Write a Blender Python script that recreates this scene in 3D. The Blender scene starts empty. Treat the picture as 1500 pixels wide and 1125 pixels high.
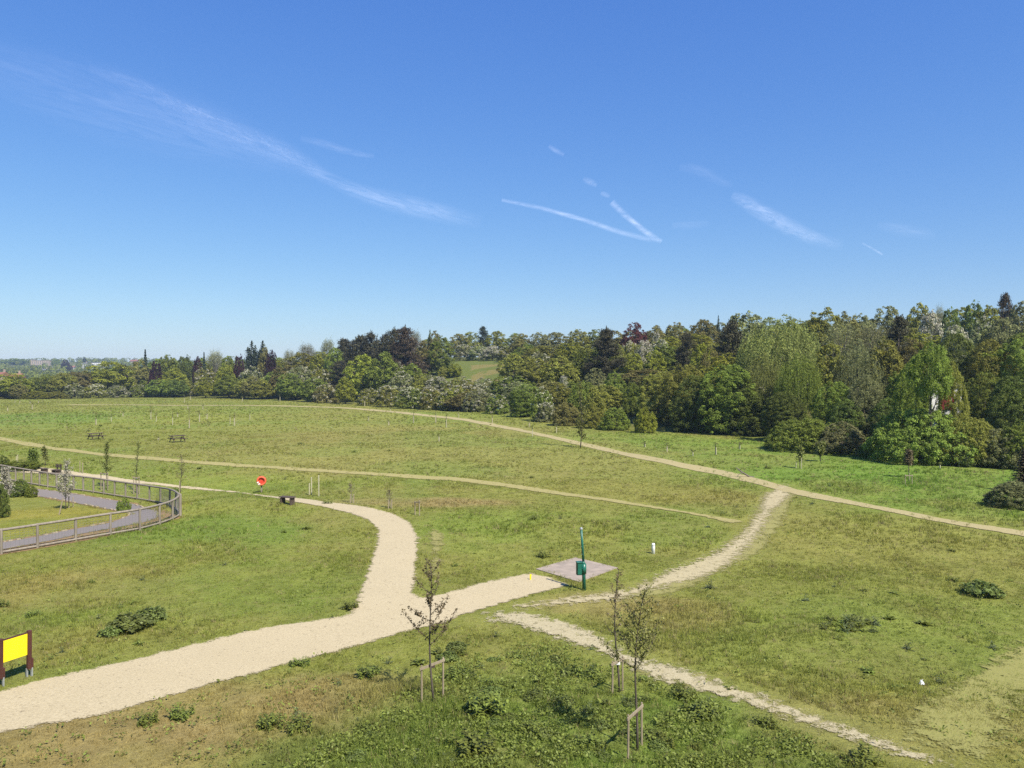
import bpy, math, random
import numpy as np
from mathutils import Vector
from mathutils.geometry import delaunay_2d_cdt

S = bpy.context.scene
COL = S.collection
RNG = np.random.default_rng(7)
random.seed(7)

# ------------------------------------------------------------------ camera model
F, CX, CY, HOR, CAMH = 1127.0, 750.0, 562.5, 548.0, 8.0
PITCH = math.atan((CY - HOR) / F)
cp, sp = math.cos(PITCH), math.sin(PITCH)

def raydir(px, py):
    u = (px - CX) / F; v = (CY - py) / F
    return np.array([u, cp + v * sp, v * cp - sp])

# ------------------------------------------------------------------ noise
def _hash(i, j, seed):
    with np.errstate(over='ignore'):
        n = (i.astype(np.int64) * 374761393 + j.astype(np.int64) * 668265263 + seed * 974634247) & 0xffffffff
        n = ((n ^ (n >> 13)) * 1274126177) & 0xffffffff
        n = n ^ (n >> 16)
    return (n & 0xffff) / 65535.0

def vnoise(x, y, seed=0):
    x = np.asarray(x, float); y = np.asarray(y, float)
    i = np.floor(x); j = np.floor(y); fx = x - i; fy = y - j
    i = i.astype(np.int64); j = j.astype(np.int64)
    fx = fx * fx * fx * (fx * (fx * 6 - 15) + 10); fy = fy * fy * fy * (fy * (fy * 6 - 15) + 10)
    a = _hash(i, j, seed); b = _hash(i + 1, j, seed); c = _hash(i, j + 1, seed); d = _hash(i + 1, j + 1, seed)
    return (a * (1 - fx) + b * fx) * (1 - fy) + (c * (1 - fx) + d * fx) * fy

def fbm(x, y, seed=0, oct=4):
    s = 0; a = 0.5; t = 0
    for k in range(oct):
        s = s + a * vnoise(x * 2 ** k + 17.3 * k, y * 2 ** k - 9.1 * k, seed + k); t += a; a *= 0.5
    return s / t

def sstep(a, b, x):
    t = np.clip((np.asarray(x, float) - a) / (b - a), 0, 1)
    return t * t * (3 - 2 * t)

# ------------------------------------------------------------------ terrain
LPX = [-900, -300, 0, 200, 400, 500, 600, 700, 780, 850, 930, 1000, 1100, 1150, 1300, 1450, 1560, 1800, 2600]
LD = [230, 250, 257, 275, 243, 214, 182, 164, 134, 118, 108, 101, 98, 88, 77, 70, 64, 58, 50]
APX = [-900, 60, 200, 330, 450, 600, 700, 900, 1200, 1500, 2600]
AH = [0, 0, 2.5, 8, 13, 16.5, 18, 17, 16.5, 18, 18]

def treeline(x, y):
    px = CX + F * x / np.maximum(y, 5.0)
    return np.interp(px, LPX, LD), px

def H(x, y):
    x = np.asarray(x, float); y = np.asarray(y, float)
    L, px = treeline(x, y)
    t = np.maximum(y - L, 0)
    t2 = t * t / (t + 15.0)
    h = np.interp(px, APX, AH) * (1 - np.exp(-t2 / 85.0))
    h = h * (1 - sstep(350, 900, y))
    # far valley side
    h = h + 27.0 * sstep(550, 1650, y) * (0.75 + 0.5 * vnoise(x / 420.0, y / 500.0, 5)) - 9 * np.exp(-((y - 520) / 150.0) ** 2) * (1 - sstep(60, 420, px))
    # bank the viewpoint stands on
    h = h + 6.4 * (1 - sstep(0, 11, np.where(y < 0, 0, y)))
    # gentle relief
    near = 1 - sstep(60, 150, y)
    h = h + (fbm(x / 7.0, y / 7.0, 11, 3) - 0.5) * 0.22 * (0.35 + 0.65 * near)
    h = h + (fbm(x / 38.0, y / 38.0, 21, 2) - 0.5) * 0.55 * sstep(22, 60, y)
    # hollow that holds the fenced path, and the grass bank in front of the gravel
    h = h - 0.75 * np.exp(-((x + 27) / 12.0) ** 2 - ((y - 53) / 8.0) ** 2)
    h = h + 0.62 * np.exp(-((x + 18.0) / 3.6) ** 2 - ((y - 47.6) / 2.6) ** 2)
    h = h + 0.18 * np.exp(-((x + 14.2) / 2.2) ** 2 - ((y - 46.0) / 1.8) ** 2)
    return h

XS = np.sinh(np.linspace(-7.6, 7.6, 761)) ; XS = XS / XS.max() * 2600
# near field: even spacing, further out: growing
def graded(maxv, s0, growth):
    v = [0.0]; s = s0
    while v[-1] < maxv:
        v.append(v[-1] + s); s = min(s * growth, 120)
    return np.array(v)
gx = graded(2600, 0.28, 1.0165); XS = np.concatenate([-gx[:0:-1], gx])
gy = graded(3200, 0.22, 1.0085); YS = np.concatenate([np.linspace(-60, -2, 15), gy])
GX, GY = np.meshgrid(XS, YS)
GZ = H(GX, GY)

def Hg(x, y):
    x = np.atleast_1d(np.asarray(x, float)); y = np.atleast_1d(np.asarray(y, float))
    i = np.clip(np.searchsorted(XS, x) - 1, 0, len(XS) - 2); j = np.clip(np.searchsorted(YS, y) - 1, 0, len(YS) - 2)
    fx = (x - XS[i]) / (XS[i + 1] - XS[i]); fy = (y - YS[j]) / (YS[j + 1] - YS[j])
    return (GZ[j, i] * (1 - fx) + GZ[j, i + 1] * fx) * (1 - fy) + (GZ[j + 1, i] * (1 - fx) + GZ[j + 1, i + 1] * fx) * fy

def hz(x, y):
    return float(Hg(x, y)[0])

DS = np.geomspace(8, 4000, 5000)
def at(px, py):
    d = raydir(px, py)
    P = DS[:, None] * d[None, :]; z = CAMH + P[:, 2]
    below = np.nonzero(z < H(P[:, 0], P[:, 1]))[0]
    k = below[0] if len(below) else len(DS) - 1
    k = max(k, 1)
    a = z[k - 1] - H(P[k - 1, 0], P[k - 1, 1]); b = z[k] - H(P[k, 0], P[k, 1])
    f = float(a / (a - b)) if a != b else 0
    q = P[k - 1] * (1 - f) + P[k] * f
    return float(q[0]), float(q[1])

def P3(px, py):
    x, y = at(px, py); return Vector((x, y, hz(x, y)))

# ------------------------------------------------------------------ mesh helpers
def mesh_np(name, V, FA, mats, attr=None, aname='col', smooth=False):
    me = bpy.data.meshes.new(name)
    V = np.ascontiguousarray(V, np.float32); FA = np.ascontiguousarray(FA, np.int32)
    k = FA.shape[1]
    me.vertices.add(len(V)); me.vertices.foreach_set('co', V.ravel())
    me.loops.add(FA.size); me.loops.foreach_set('vertex_index', FA.ravel())
    me.polygons.add(len(FA)); me.polygons.foreach_set('loop_start', np.arange(0, FA.size, k, dtype=np.int32))
    if smooth: me.polygons.foreach_set('use_smooth', np.ones(len(FA), bool))
    if attr is not None:
        a = np.asarray(attr, np.float32)
        if a.ndim == 1:
            at_ = me.attributes.new(aname, 'FLOAT', 'POINT'); at_.data.foreach_set('value', a)
        else:
            if a.shape[1] == 3: a = np.concatenate([a, np.ones((len(a), 1), np.float32)], 1)
            at_ = me.attributes.new(aname, 'FLOAT_COLOR', 'POINT'); at_.data.foreach_set('color', a.ravel())
    me.update(calc_edges=True); me.validate(clean_customdata=False)
    for m in (mats if isinstance(mats, (list, tuple)) else [mats]): me.materials.append(m)
    return me

class MB:
    def __init__(s): s.v = []; s.f = []
    def add(s, v, f):
        o = len(s.v); s.v += [tuple(p) for p in v]; s.f += [tuple(i + o for i in q) for q in f]
    def box(s, c, size, ax=(1, 0, 0), up=(0, 0, 1), bev=0.0):
        c = Vector(c); ax = Vector(ax).normalized(); up = Vector(up).normalized(); ay = up.cross(ax).normalized(); up = ax.cross(ay)
        hx, hy, hzz = size[0] / 2, size[1] / 2, size[2] / 2
        b = min(bev, hx * .9, hy * .9)
        if b <= 0:
            ring = [(-hx, -hy), (hx, -hy), (hx, hy), (-hx, hy)]
            lv = [-hzz, hzz]; sc = [1, 1]
        else:
            ring = [(-hx + b, -hy), (hx - b, -hy), (hx, -hy + b), (hx, hy - b), (hx - b, hy), (-hx + b, hy), (-hx, hy - b), (-hx, -hy + b)]
            lv = [-hzz, hzz - b, hzz]; sc = [1, 1, None]
        v = []; n = len(ring)
        for l, q in zip(lv, sc):
            for (a, d) in ring:
                if q is None: a -= math.copysign(b, a); d -= math.copysign(b, d)
                v.append(c + ax * a + ay * d + up * l)
        f = [tuple(range(n - 1, -1, -1)), tuple(range((len(lv) - 1) * n, len(lv) * n))]
        for k in range(len(lv) - 1):
            for i in range(n):
                j = (i + 1) % n; f.append((k * n + i, k * n + j, k * n + n + j, k * n + n + i))
        s.add(v, f); return s
    def tube(s, pts, rad, n=6, cap=True):
        pts = [Vector(p) for p in pts]
        if not hasattr(rad, '__len__'): rad = [rad] * len(pts)
        v = []; prev = None
        for i, p in enumerate(pts):
            d = (pts[min(i + 1, len(pts) - 1)] - pts[max(i - 1, 0)]).normalized()
            a = Vector((1, 0, 0)) if prev is None else prev
            a = a - d * a.dot(d)
            if a.length < 1e-3: a = Vector((0, 1, 0)) - d * d.y
            a.normalize(); prev = a; b = d.cross(a)
            for k in range(n):
                t = 2 * math.pi * k / n; v.append(p + (a * math.cos(t) + b * math.sin(t)) * rad[i])
        f = []
        for i in range(len(pts) - 1):
            for k in range(n):
                m = (k + 1) % n; f.append((i * n + k, i * n + m, i * n + n + m, i * n + n + k))
        if cap: f += [tuple(range(n - 1, -1, -1)), tuple(range((len(pts) - 1) * n, len(pts) * n))]
        s.add(v, f); return s
    def mesh(s, name, mat, smooth=False):
        me = bpy.data.meshes.new(name); me.from_pydata(s.v, [], s.f)
        if mat: me.materials.append(mat)
        if smooth:
            me.polygons.foreach_set('use_smooth', [True] * len(me.polygons))
        me.update(); return me

def link(name, data, parent=None, loc=None):
    o = bpy.data.objects.new(name, data); COL.objects.link(o)
    if parent: o.parent = parent
    if loc is not None: o.location = loc
    return o
def tag(o, label=None, cat=None, group=None, kind=None):
    if label: o['label'] = label
    if cat: o['category'] = cat
    if group: o['group'] = group
    if kind: o['kind'] = kind
    return o
def thing(name, label, cat, loc=(0, 0, 0), rz=0, group=None):
    o = link(name, None, None, loc); o.rotation_euler = (0, 0, rz); o.empty_display_size = 0.3
    return tag(o, label, cat, group)

# ------------------------------------------------------------------ materials
def newmat(name):
    m = bpy.data.materials.new(name); m.use_nodes = True; nt = m.node_tree; nt.nodes.clear()
    out = nt.nodes.new('ShaderNodeOutputMaterial'); return m, nt, out
def N(nt, t, **kw):
    n = nt.nodes.new(t)
    for k, v in kw.items():
        if k.startswith('i_'):
            key = k[2:]; key = int(key) if key.isdigit() else key.replace('_', ' ')
            n.inputs[key].default_value = v
        else: setattr(n, k, v)
    return n
def mixc(nt, fac, a, b, mode='MIX'):
    n = nt.nodes.new('ShaderNodeMix'); n.data_type = 'RGBA'; n.blend_type = mode
    for sock, val in ((0, fac), (6, a), (7, b)):
        if hasattr(val, 'links') or isinstance(val, bpy.types.NodeSocket): nt.links.new(val, n.inputs[sock])
        elif sock == 0: n.inputs[0].default_value = val
        else: n.inputs[sock].default_value = (*val[:3], 1)
    return n.outputs[2]
def math_(nt, op, a, b=None, c=None, clamp=False):
    n = nt.nodes.new('ShaderNodeMath'); n.operation = op; n.use_clamp = clamp
    for i, v in enumerate((a, b, c)):
        if v is None: continue
        if isinstance(v, bpy.types.NodeSocket): nt.links.new(v, n.inputs[i])
        else: n.inputs[i].default_value = v
    return n.outputs[0]
def noise(nt, scale, detail=4, rough=0.55, vec=None, dist=0):
    n = nt.nodes.new('ShaderNodeTexNoise'); n.inputs['Scale'].default_value = scale; n.inputs['Detail'].default_value = detail
    n.inputs['Roughness'].default_value = rough; n.inputs['Distortion'].default_value = dist
    if vec is None:
        tc = nt.nodes.new('ShaderNodeTexCoord'); vec = tc.outputs['Object']
    nt.links.new(vec, n.inputs['Vector']); return n.outputs[0]
def ramp(nt, fac, stops):
    n = nt.nodes.new('ShaderNodeValToRGB'); e = n.color_ramp.elements
    while len(e) < len(stops): e.new(0.5)
    for el, (p, c) in zip(e, stops): el.position = p; el.color = (*c, 1) if len(c) == 3 else c
    nt.links.new(fac, n.inputs[0]); return n.outputs[0]

def leafmat(name, c, trans=0.40, var=0.55, spec=0.12, tip=None):
    m, nt, out = newmat(name)
    a = N(nt, 'ShaderNodeAttribute', attribute_name='var')
    oi = N(nt, 'ShaderNodeObjectInfo')
    dark = tuple(k * (1 - var * 0.75) for k in c); lite = tuple(min(1, k * (1 + var)) for k in c)
    if tip: lite = tip
    col = mixc(nt, a.outputs['Fac'], dark, lite)
    hs = N(nt, 'ShaderNodeHueSaturation'); nt.links.new(col, hs.inputs['Color'])
    nt.links.new(math_(nt, 'MULTIPLY_ADD', oi.outputs['Random'], 0.026, 0.487), hs.inputs['Hue'])
    nt.links.new(math_(nt, 'MULTIPLY_ADD', oi.outputs['Random'], 0.45, 0.8), hs.inputs['Value'])
    b = N(nt, 'ShaderNodeBsdfPrincipled'); b.inputs['Roughness'].default_value = 0.55; b.inputs['Specular IOR Level'].default_value = spec
    nt.links.new(hs.outputs[0], b.inputs['Base Color'])
    t = N(nt, 'ShaderNodeBsdfTranslucent'); nt.links.new(hs.outputs[0], t.inputs['Color'])
    mx = N(nt, 'ShaderNodeMixShader'); mx.inputs[0].default_value = trans
    nt.links.new(b.outputs[0], mx.inputs[1]); nt.links.new(t.outputs[0], mx.inputs[2]); nt.links.new(mx.outputs[0], out.inputs[0])
    return m

def plain(name, c1, c2=None, scale=12, rough=0.7, bump=0.3, stretch=(1, 1, 1), metallic=0, spec=0.35):
    m, nt, out = newmat(name)
    tc = N(nt, 'ShaderNodeTexCoord'); mp = N(nt, 'ShaderNodeMapping'); mp.inputs['Scale'].default_value = stretch
    nt.links.new(tc.outputs['Object'], mp.inputs[0])
    nz = noise(nt, scale, 6, 0.6, mp.outputs[0])
    c2 = c2 or tuple(k * 0.6 for k in c1)
    col = ramp(nt, nz, [(0.3, c2), (0.65, c1)])
    b = N(nt, 'ShaderNodeBsdfPrincipled'); b.inputs['Roughness'].default_value = rough; b.inputs['Metallic'].default_value = metallic
    b.inputs['Specular IOR Level'].default_value = spec
    nt.links.new(col, b.inputs['Base Color'])
    bp = N(nt, 'ShaderNodeBump'); bp.inputs['Strength'].default_value = bump; bp.inputs['Distance'].default_value = 0.01
    nt.links.new(nz, bp.inputs['Height']); nt.links.new(bp.outputs[0], b.inputs['Normal'])
    nt.links.new(b.outputs[0], out.inputs[0]); return m

def ground_mat():
    m, nt, out = newmat('meadow_ground')
    a = N(nt, 'ShaderNodeAttribute', attribute_name='col')
    n1 = noise(nt, 1.3, 8, 0.7); n2 = noise(nt, 9.0, 8, 0.75); n3 = noise(nt, 0.12, 4, 0.6)
    f = math_(nt, 'MULTIPLY_ADD', n2, 1.5, 0.22)
    g = math_(nt, 'MULTIPLY_ADD', n1, 0.9, 0.55)
    k = math_(nt, 'MULTIPLY', f, g)
    col = mixc(nt, 1.0, a.outputs['Color'], k, 'MULTIPLY')
    straw = ramp(nt, n1, [(0.52, (0, 0, 0)), (0.66, (1, 1, 1))])
    col = mixc(nt, math_(nt, 'MULTIPLY', straw, 0.35), col, (0.20, 0.155, 0.07))
    b = N(nt, 'ShaderNodeBsdfPrincipled'); b.inputs['Roughness'].default_value = 0.9; b.inputs['Specular IOR Level'].default_value = 0.1
    nt.links.new(col, b.inputs['Base Color'])
    bp = N(nt, 'ShaderNodeBump'); bp.inputs['Strength'].default_value = 0.7; bp.inputs['Distance'].default_value = 0.12
    nt.links.new(math_(nt, 'ADD', n2, n1), bp.inputs['Height']); nt.links.new(bp.outputs[0], b.inputs['Normal'])
    nt.links.new(b.outputs[0], out.inputs[0]); return m

def grass_mat():
    m, nt, out = newmat('grass_blade')
    a = N(nt, 'ShaderNodeAttribute', attribute_name='col')
    b = N(nt, 'ShaderNodeBsdfPrincipled'); b.inputs['Roughness'].default_value = 0.6; b.inputs['Specular IOR Level'].default_value = 0.15
    t = N(nt, 'ShaderNodeBsdfTranslucent')
    nt.links.new(a.outputs['Color'], b.inputs['Base Color']); nt.links.new(a.outputs['Color'], t.inputs['Color'])
    mx = N(nt, 'ShaderNodeMixShader'); mx.inputs[0].default_value = 0.45
    nt.links.new(b.outputs[0], mx.inputs[1]); nt.links.new(t.outputs[0], mx.inputs[2]); nt.links.new(mx.outputs[0], out.inputs[0])
    return m

def path_mat(name, c1, c2, c3, fray, cover, nscale, fine=30.0, amp=2.2):
    """edge attribute = metres to the edge; fray = width of the ragged rim; cover = how closed the surface is (1 = closed)"""
    m, nt, out = newmat(name)
    e = N(nt, 'ShaderNodeAttribute', attribute_name='edge')
    nf = noise(nt, fine, 6, 0.75); nm = math_(nt, 'ADD', math_(nt, 'MULTIPLY', noise(nt, nscale, 4, 0.6), 0.55), math_(nt, 'MULTIPLY', noise(nt, nscale * 6.5, 5, 0.7), 0.45)); nl = noise(nt, 0.8, 5, 0.6)
    col = ramp(nt, nf, [(0.28, c3), (0.42, c2), (0.6, c1)])
    col = mixc(nt, math_(nt, 'MULTIPLY', nl, 0.75), col, c2)
    spk = noise(nt, fine * .33, 3, 0.8)
    col = mixc(nt, ramp(nt, spk, [(0.60, (0, 0, 0)), (0.70, (.8, .8, .8))]), col, c3)
    inside = math_(nt, 'DIVIDE', e.outputs['Fac'], fray)
    v = math_(nt, 'ADD', math_(nt, 'MINIMUM', inside, 1.0), math_(nt, 'MULTIPLY', math_(nt, 'SUBTRACT', nm, 0.5), amp))
    v = math_(nt, 'ADD', v, cover - 1.0)
    al = ramp(nt, v, [(0.34, (0, 0, 0)), (0.58, (1, 1, 1))])
    b = N(nt, 'ShaderNodeBsdfPrincipled'); b.inputs['Roughness'].default_value = 0.95; b.inputs['Specular IOR Level'].default_value = 0.05
    nt.links.new(col, b.inputs['Base Color'])
    bp = N(nt, 'ShaderNodeBump'); bp.inputs['Strength'].default_value = 0.6; bp.inputs['Distance'].default_value = 0.03
    nt.links.new(nf, bp.inputs['Height']); nt.links.new(bp.outputs[0], b.inputs['Normal'])
    tr = N(nt, 'ShaderNodeBsdfTransparent'); mx = N(nt, 'ShaderNodeMixShader')
    nt.links.new(al, mx.inputs[0]); nt.links.new(tr.outputs[0], mx.inputs[1]); nt.links.new(b.outputs[0], mx.inputs[2])
    nt.links.new(mx.outputs[0], out.inputs[0]); return m

LEAF = {
 'mid':    ('mid green broadleaf', leafmat('leaf_mid_green', (0.1756, 0.2135, 0.0365))),
 'lime':   ('bright yellow-green', leafmat('leaf_lime', (0.2352, 0.2486, 0.0336))),
 'olive':  ('olive green', leafmat('leaf_olive', (0.2276, 0.2276, 0.0442))),
 'bronze': ('brownish bronze', leafmat('leaf_bronze', (0.1979, 0.1788, 0.0536))),
 'grey':   ('pale grey-green', leafmat('leaf_grey_green', (0.2255, 0.2442, 0.0968))),
 'dark':   ('dark green', leafmat('leaf_dark_green', (0.1287, 0.1602, 0.0344))),
 'copper': ('dark purple-leaved', leafmat('leaf_purple', (0.05, 0.022, 0.026))),
 'red':    ('dull red-leaved', leafmat('leaf_red', (0.125, 0.045, 0.036))),
 'pine':   ('dark needled', leafmat('needle_dark', (0.06, 0.0552, 0.0288), 0.1)),
 'rust':   ('rusty brown needled', leafmat('needle_rust', (0.085, 0.064, 0.036), 0.1)),
 'spruce': ('blue-green', leafmat('needle_blue', (0.046, 0.06, 0.034), 0.1)),
 'weep':   ('pale green', leafmat('leaf_weeping', (0.2383, 0.2659, 0.0727))),
 'twig':   ('thin grey', leafmat('leaf_twig', (0.228, 0.228, 0.126))),
 'fresh':  ('fresh green', leafmat('leaf_fresh', (0.1947, 0.2419, 0.0425))),
 'brush':  ('greyish brown', leafmat('leaf_brush', (0.209, 0.209, 0.0825))),
}
M_BLOSSOM = leafmat('may_blossom', (0.40, 0.375, 0.28), 0.3, 0.4)
M_BARK = plain('bark', (0.11, 0.09, 0.065), (0.05, 0.04, 0.03), 5, 0.9, 0.6, (1, 1, 0.25))
M_PALEBARK = plain('pale_bark', (0.28, 0.25, 0.20), (0.14, 0.12, 0.09), 8, 0.9, 0.5, (1, 1, 0.2))
M_STAKE = plain('stake_timber', (0.30, 0.245, 0.165), (0.2, 0.16, 0.105), 14, 0.8, 0.3, (1, 1, 0.12))
M_RAIL = plain('weathered_timber', (0.255, 0.215, 0.165), (0.15, 0.125, 0.095), 10, 0.85, 0.4, (1, 1, 0.2))
M_WIRE = plain('galvanised_wire', (0.30, 0.30, 0.28), (0.2, 0.2, 0.19), 9, 0.5, 0.1, metallic=0.5)
M_BROWN = plain('brown_stained_timber', (0.085, 0.030, 0.020), (0.05, 0.018, 0.013), 9, 0.6, 0.3, (1, 1, 0.2))
M_YELLOW = plain('yellow_panel', (0.86, 0.66, 0.015), (0.80, 0.60, 0.012), 3, 0.45, 0.05)
M_STEEL = plain('grey_steel', (0.42, 0.43, 0.42), (0.3, 0.31, 0.3), 8, 0.45, 0.1, metallic=0.4)
M_GREEN = plain('green_paint', (0.012, 0.115, 0.075), (0.009, 0.085, 0.056), 6, 0.38, 0.08, spec=0.5)
M_DGREEN = plain('dark_green_paint', (0.009, 0.06, 0.042), (0.006, 0.045, 0.03), 6, 0.45, 0.08)
M_WHITE = plain('white_plastic', (0.78, 0.78, 0.75), (0.66, 0.66, 0.62), 7, 0.5, 0.1)
M_TUBE = plain('pale_tree_tube', (0.42, 0.39, 0.25), (0.33, 0.30, 0.19), 8, 0.6, 0.1)
M_RED = plain('red_plastic', (0.60, 0.055, 0.030), (0.5, 0.045, 0.025), 6, 0.45, 0.05)
M_ORANGE = plain('orange_plastic', (0.70, 0.13, 0.05), (0.6, 0.1, 0.04), 6, 0.5, 0.05)
M_BENCH = plain('dark_bench_timber', (0.085, 0.060, 0.045), (0.05, 0.034, 0.027), 7, 0.8, 0.3, (0.2, 1, 1))
M_PICNIC = plain('picnic_timber', (0.075, 0.042, 0.038), (0.045, 0.026, 0.024), 7, 0.8, 0.3, (0.2, 1, 1))
M_CONC = plain('pinkish_concrete', (0.33, 0.265, 0.205), (0.22, 0.18, 0.14), 2.2, 0.9, 0.4)
M_TARMAC = plain('tarmac', (0.200, 0.170, 0.150), (0.145, 0.123, 0.108), 25, 0.9, 0.5)
M_EDGE = plain('edging_stone', (0.38, 0.31, 0.2), (0.28, 0.22, 0.14), 6, 0.9, 0.3)
M_TEAL = plain('teal_plastic', (0.10, 0.24, 0.27), (0.07, 0.18, 0.2), 5, 0.5, 0.05)
M_WALLW = plain('white_render', (0.66, 0.64, 0.60), (0.55, 0.53, 0.49), 2, 0.9, 0.2)
M_WALLB = plain('buff_brick', (0.36, 0.28, 0.20), (0.26, 0.2, 0.15), 2, 0.9, 0.2)
M_ROOFR = plain('red_tile', (0.24, 0.10, 0.07), (0.17, 0.07, 0.05), 2, 0.9, 0.3)
M_ROOFG = plain('grey_slate', (0.15, 0.145, 0.15), (0.1, 0.1, 0.105), 2, 0.8, 0.3)
M_GLASS = plain('window_glass', (0.03, 0.035, 0.04), (0.02, 0.022, 0.028), 1, 0.1, 0.0, spec=0.6)
M_DOORR = plain('red_door_paint', (0.17, 0.012, 0.016), (0.13, 0.01, 0.012), 4, 0.5, 0.1)
M_LOG = plain('dead_wood', (0.16, 0.135, 0.11), (0.09, 0.075, 0.06), 6, 0.9, 0.4)
M_LITTER = plain('pale_litter', (0.72, 0.74, 0.76), (0.6, 0.62, 0.65), 6, 0.6, 0.2)
M_WEED = leafmat('weed_leaf', (0.170, 0.198, 0.038), 0.42, 0.6, 0.3)
M_WEEDD = leafmat('dark_weed_leaf', (0.140, 0.172, 0.040), 0.4, 0.6, 0.35)
M_WEEDB = leafmat('bluish_weed_leaf', (0.120, 0.142, 0.058), 0.38, 0.6, 0.35)
M_SAPL = leafmat('sapling_leaf', (0.165, 0.160, 0.045), 0.25, 0.6, 0.3)
M_SAPR = leafmat('reddish_sapling_leaf', (0.150, 0.118, 0.056), 0.25, 0.6, 0.3)
M_SAPG = leafmat('green_sapling_leaf', (0.150, 0.160, 0.038), 0.25, 0.6, 0.3)
M_GROUND = ground_mat(); M_GRASS = grass_mat()

# ------------------------------------------------------------------ leaf clouds
def unit(v): return v / np.maximum(np.linalg.norm(v, axis=1, keepdims=True), 1e-6)
def leaves(Pn, Nm, size, aspect, var, rng, tang=None):
    n = len(Pn); Nm = unit(Nm)
    r = rng.normal(size=(n, 3)) if tang is None else tang
    T = unit(r - Nm * (r * Nm).sum(1, keepdims=True)); B = np.cross(Nm, T)
    s = (size * (0.6 + 0.8 * rng.random(n)))[:, None]
    fold = Nm * s * 0.12
    V = np.stack([Pn - T * s * .5, Pn + B * s * .5 * aspect + fold, Pn + T * s * .5, Pn - B * s * .5 * aspect + fold], 1).reshape(-1, 3)
    FA = np.arange(n * 4).reshape(n, 4)
    return V, FA, np.repeat(var, 4)
def cat(parts):
    V = []; FA = []; A = []; o = 0
    for v, f, a in parts:
        V.append(v); FA.append(f + o); A.append(a); o += len(v)
    return np.concatenate(V), np.concatenate(FA), np.concatenate(A)

PROF = {
 'shrub': lambda t: (1 - t ** 2.3) ** .5 * (.96 + .04 * np.minimum(1, t / .25)),
 'near': lambda t: np.clip((.80 + .45 * t) * (1 - t ** 2.6) ** .6, 0, 1),
 'broad': lambda t: (1 - t ** 2.6) ** .5 * (.62 + .38 * np.minimum(1, t / .3)),
 'tall': lambda t: (1 - t ** 2.5) ** .5 * (.66 + .34 * np.minimum(1, t / .4)),
}
def lobed(rng, h, w, base, ncl, nleaf, ls, prof='broad', rc=(.10, .19), blossom=0.0, up=.25, mod=.34, bclump=.8):
    """crown of leaf clumps: each clump is a small dome of leaves on the crown's outline; returns (leaf arrays, blossom arrays, limb ends)"""
    pf = PROF[prof]; R = w / 2; H_ = h - base
    tt = rng.random(ncl * 6); tt = tt[rng.random(ncl * 6) < pf(tt) * .9 + .1][:ncl]; n = len(tt)
    az = rng.random(n) * 2 * np.pi; ca, sa = np.cos(az), np.sin(az)
    m = 1 - mod * .62 + mod * 1.25 * vnoise(ca * 1.7 + 7, sa * 1.7 + tt * 3.1, int(rng.integers(1, 999)))
    shell = rng.random(n) < .80; q = np.where(shell, rng.uniform(.80, 1.0, n), rng.uniform(.2, .75, n))
    rcl = rng.uniform(*rc, n) * w * (1 - .25 * tt)
    rad = np.maximum(pf(tt) * m * q * R - rcl * .6, 0)
    top = np.where(shell, 1.0, .8)
    C = np.column_stack([ca * rad, sa * rad, base + rcl * .35 + tt * top * (H_ * (.88 + .14 * m) - rcl * .9)])
    out = unit(np.column_stack([ca * (1 - tt * .7), sa * (1 - tt * .7), .25 + 1.0 * tt]))
    cvar = np.clip(rng.normal(.45, .2, n), 0, 1); isb = rng.random(n) < blossom * (.5 + tt)
    wgt = rcl ** 2; ci = rng.choice(n, nleaf, p=wgt / wgt.sum())
    d = unit(rng.normal(size=(nleaf, 3)) + out[ci] * .75 + np.array([0, 0, .55]))
    k = rng.uniform(.55, 1.08, nleaf) * (1 + .55 * rng.random(nleaf) * (rng.random(nleaf) > .86))
    Pn = C[ci] + d * (rcl[ci] * k)[:, None] * np.array([1, 1, .88])
    Pn[:, 2] = np.maximum(Pn[:, 2], .06)
    Nm = d + rng.normal(size=(nleaf, 3)) * .55 + np.array([0, 0, up])
    var = np.clip(cvar[ci] + rng.normal(0, .2, nleaf), 0, 1)
    b = isb[ci] & (rng.random(nleaf) < bclump) & (d[:, 2] > -.1)
    lv = leaves(Pn[~b], Nm[~b], ls * np.ones((~b).sum()), .75, var[~b], rng)
    bl = leaves(Pn[b] + d[b] * ls * .35, Nm[b], ls * np.ones(b.sum()), .9, var[b], rng) if b.sum() else None
    return lv, bl, C[rng.permutation(n)[:8]] * np.array([.7, .7, .9])

def trunk_mb(rng, h, C, r0, top):
    mb = MB()
    lean = rng.normal(0, 0.02 * h, 2)
    pts = [(lean[0] * t * t, lean[1] * t * t, h * top * t - 0.3 * (t == 0)) for t in (0, .35, .7, 1)]
    mb.tube(pts, [r0 * 1.25, r0, r0 * .75, r0 * .4], 7)
    for c in C[:min(len(C), 7)]:
        z0 = h * top * rng.uniform(.45, .95); s = z0 / (h * top)
        a = Vector((lean[0] * s * s, lean[1] * s * s, z0)); b = Vector(c)
        mid = (a + b) / 2 + Vector((0, 0, -0.03 * h))
        mb.tube([a, mid, b], [r0 * .42, r0 * .28, r0 * .1], 5)
    return mb

PROTO = {}
def reg(kind, parts): PROTO.setdefault(kind, []).append(parts)   # parts: list of (name, mesh, default material)

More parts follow.
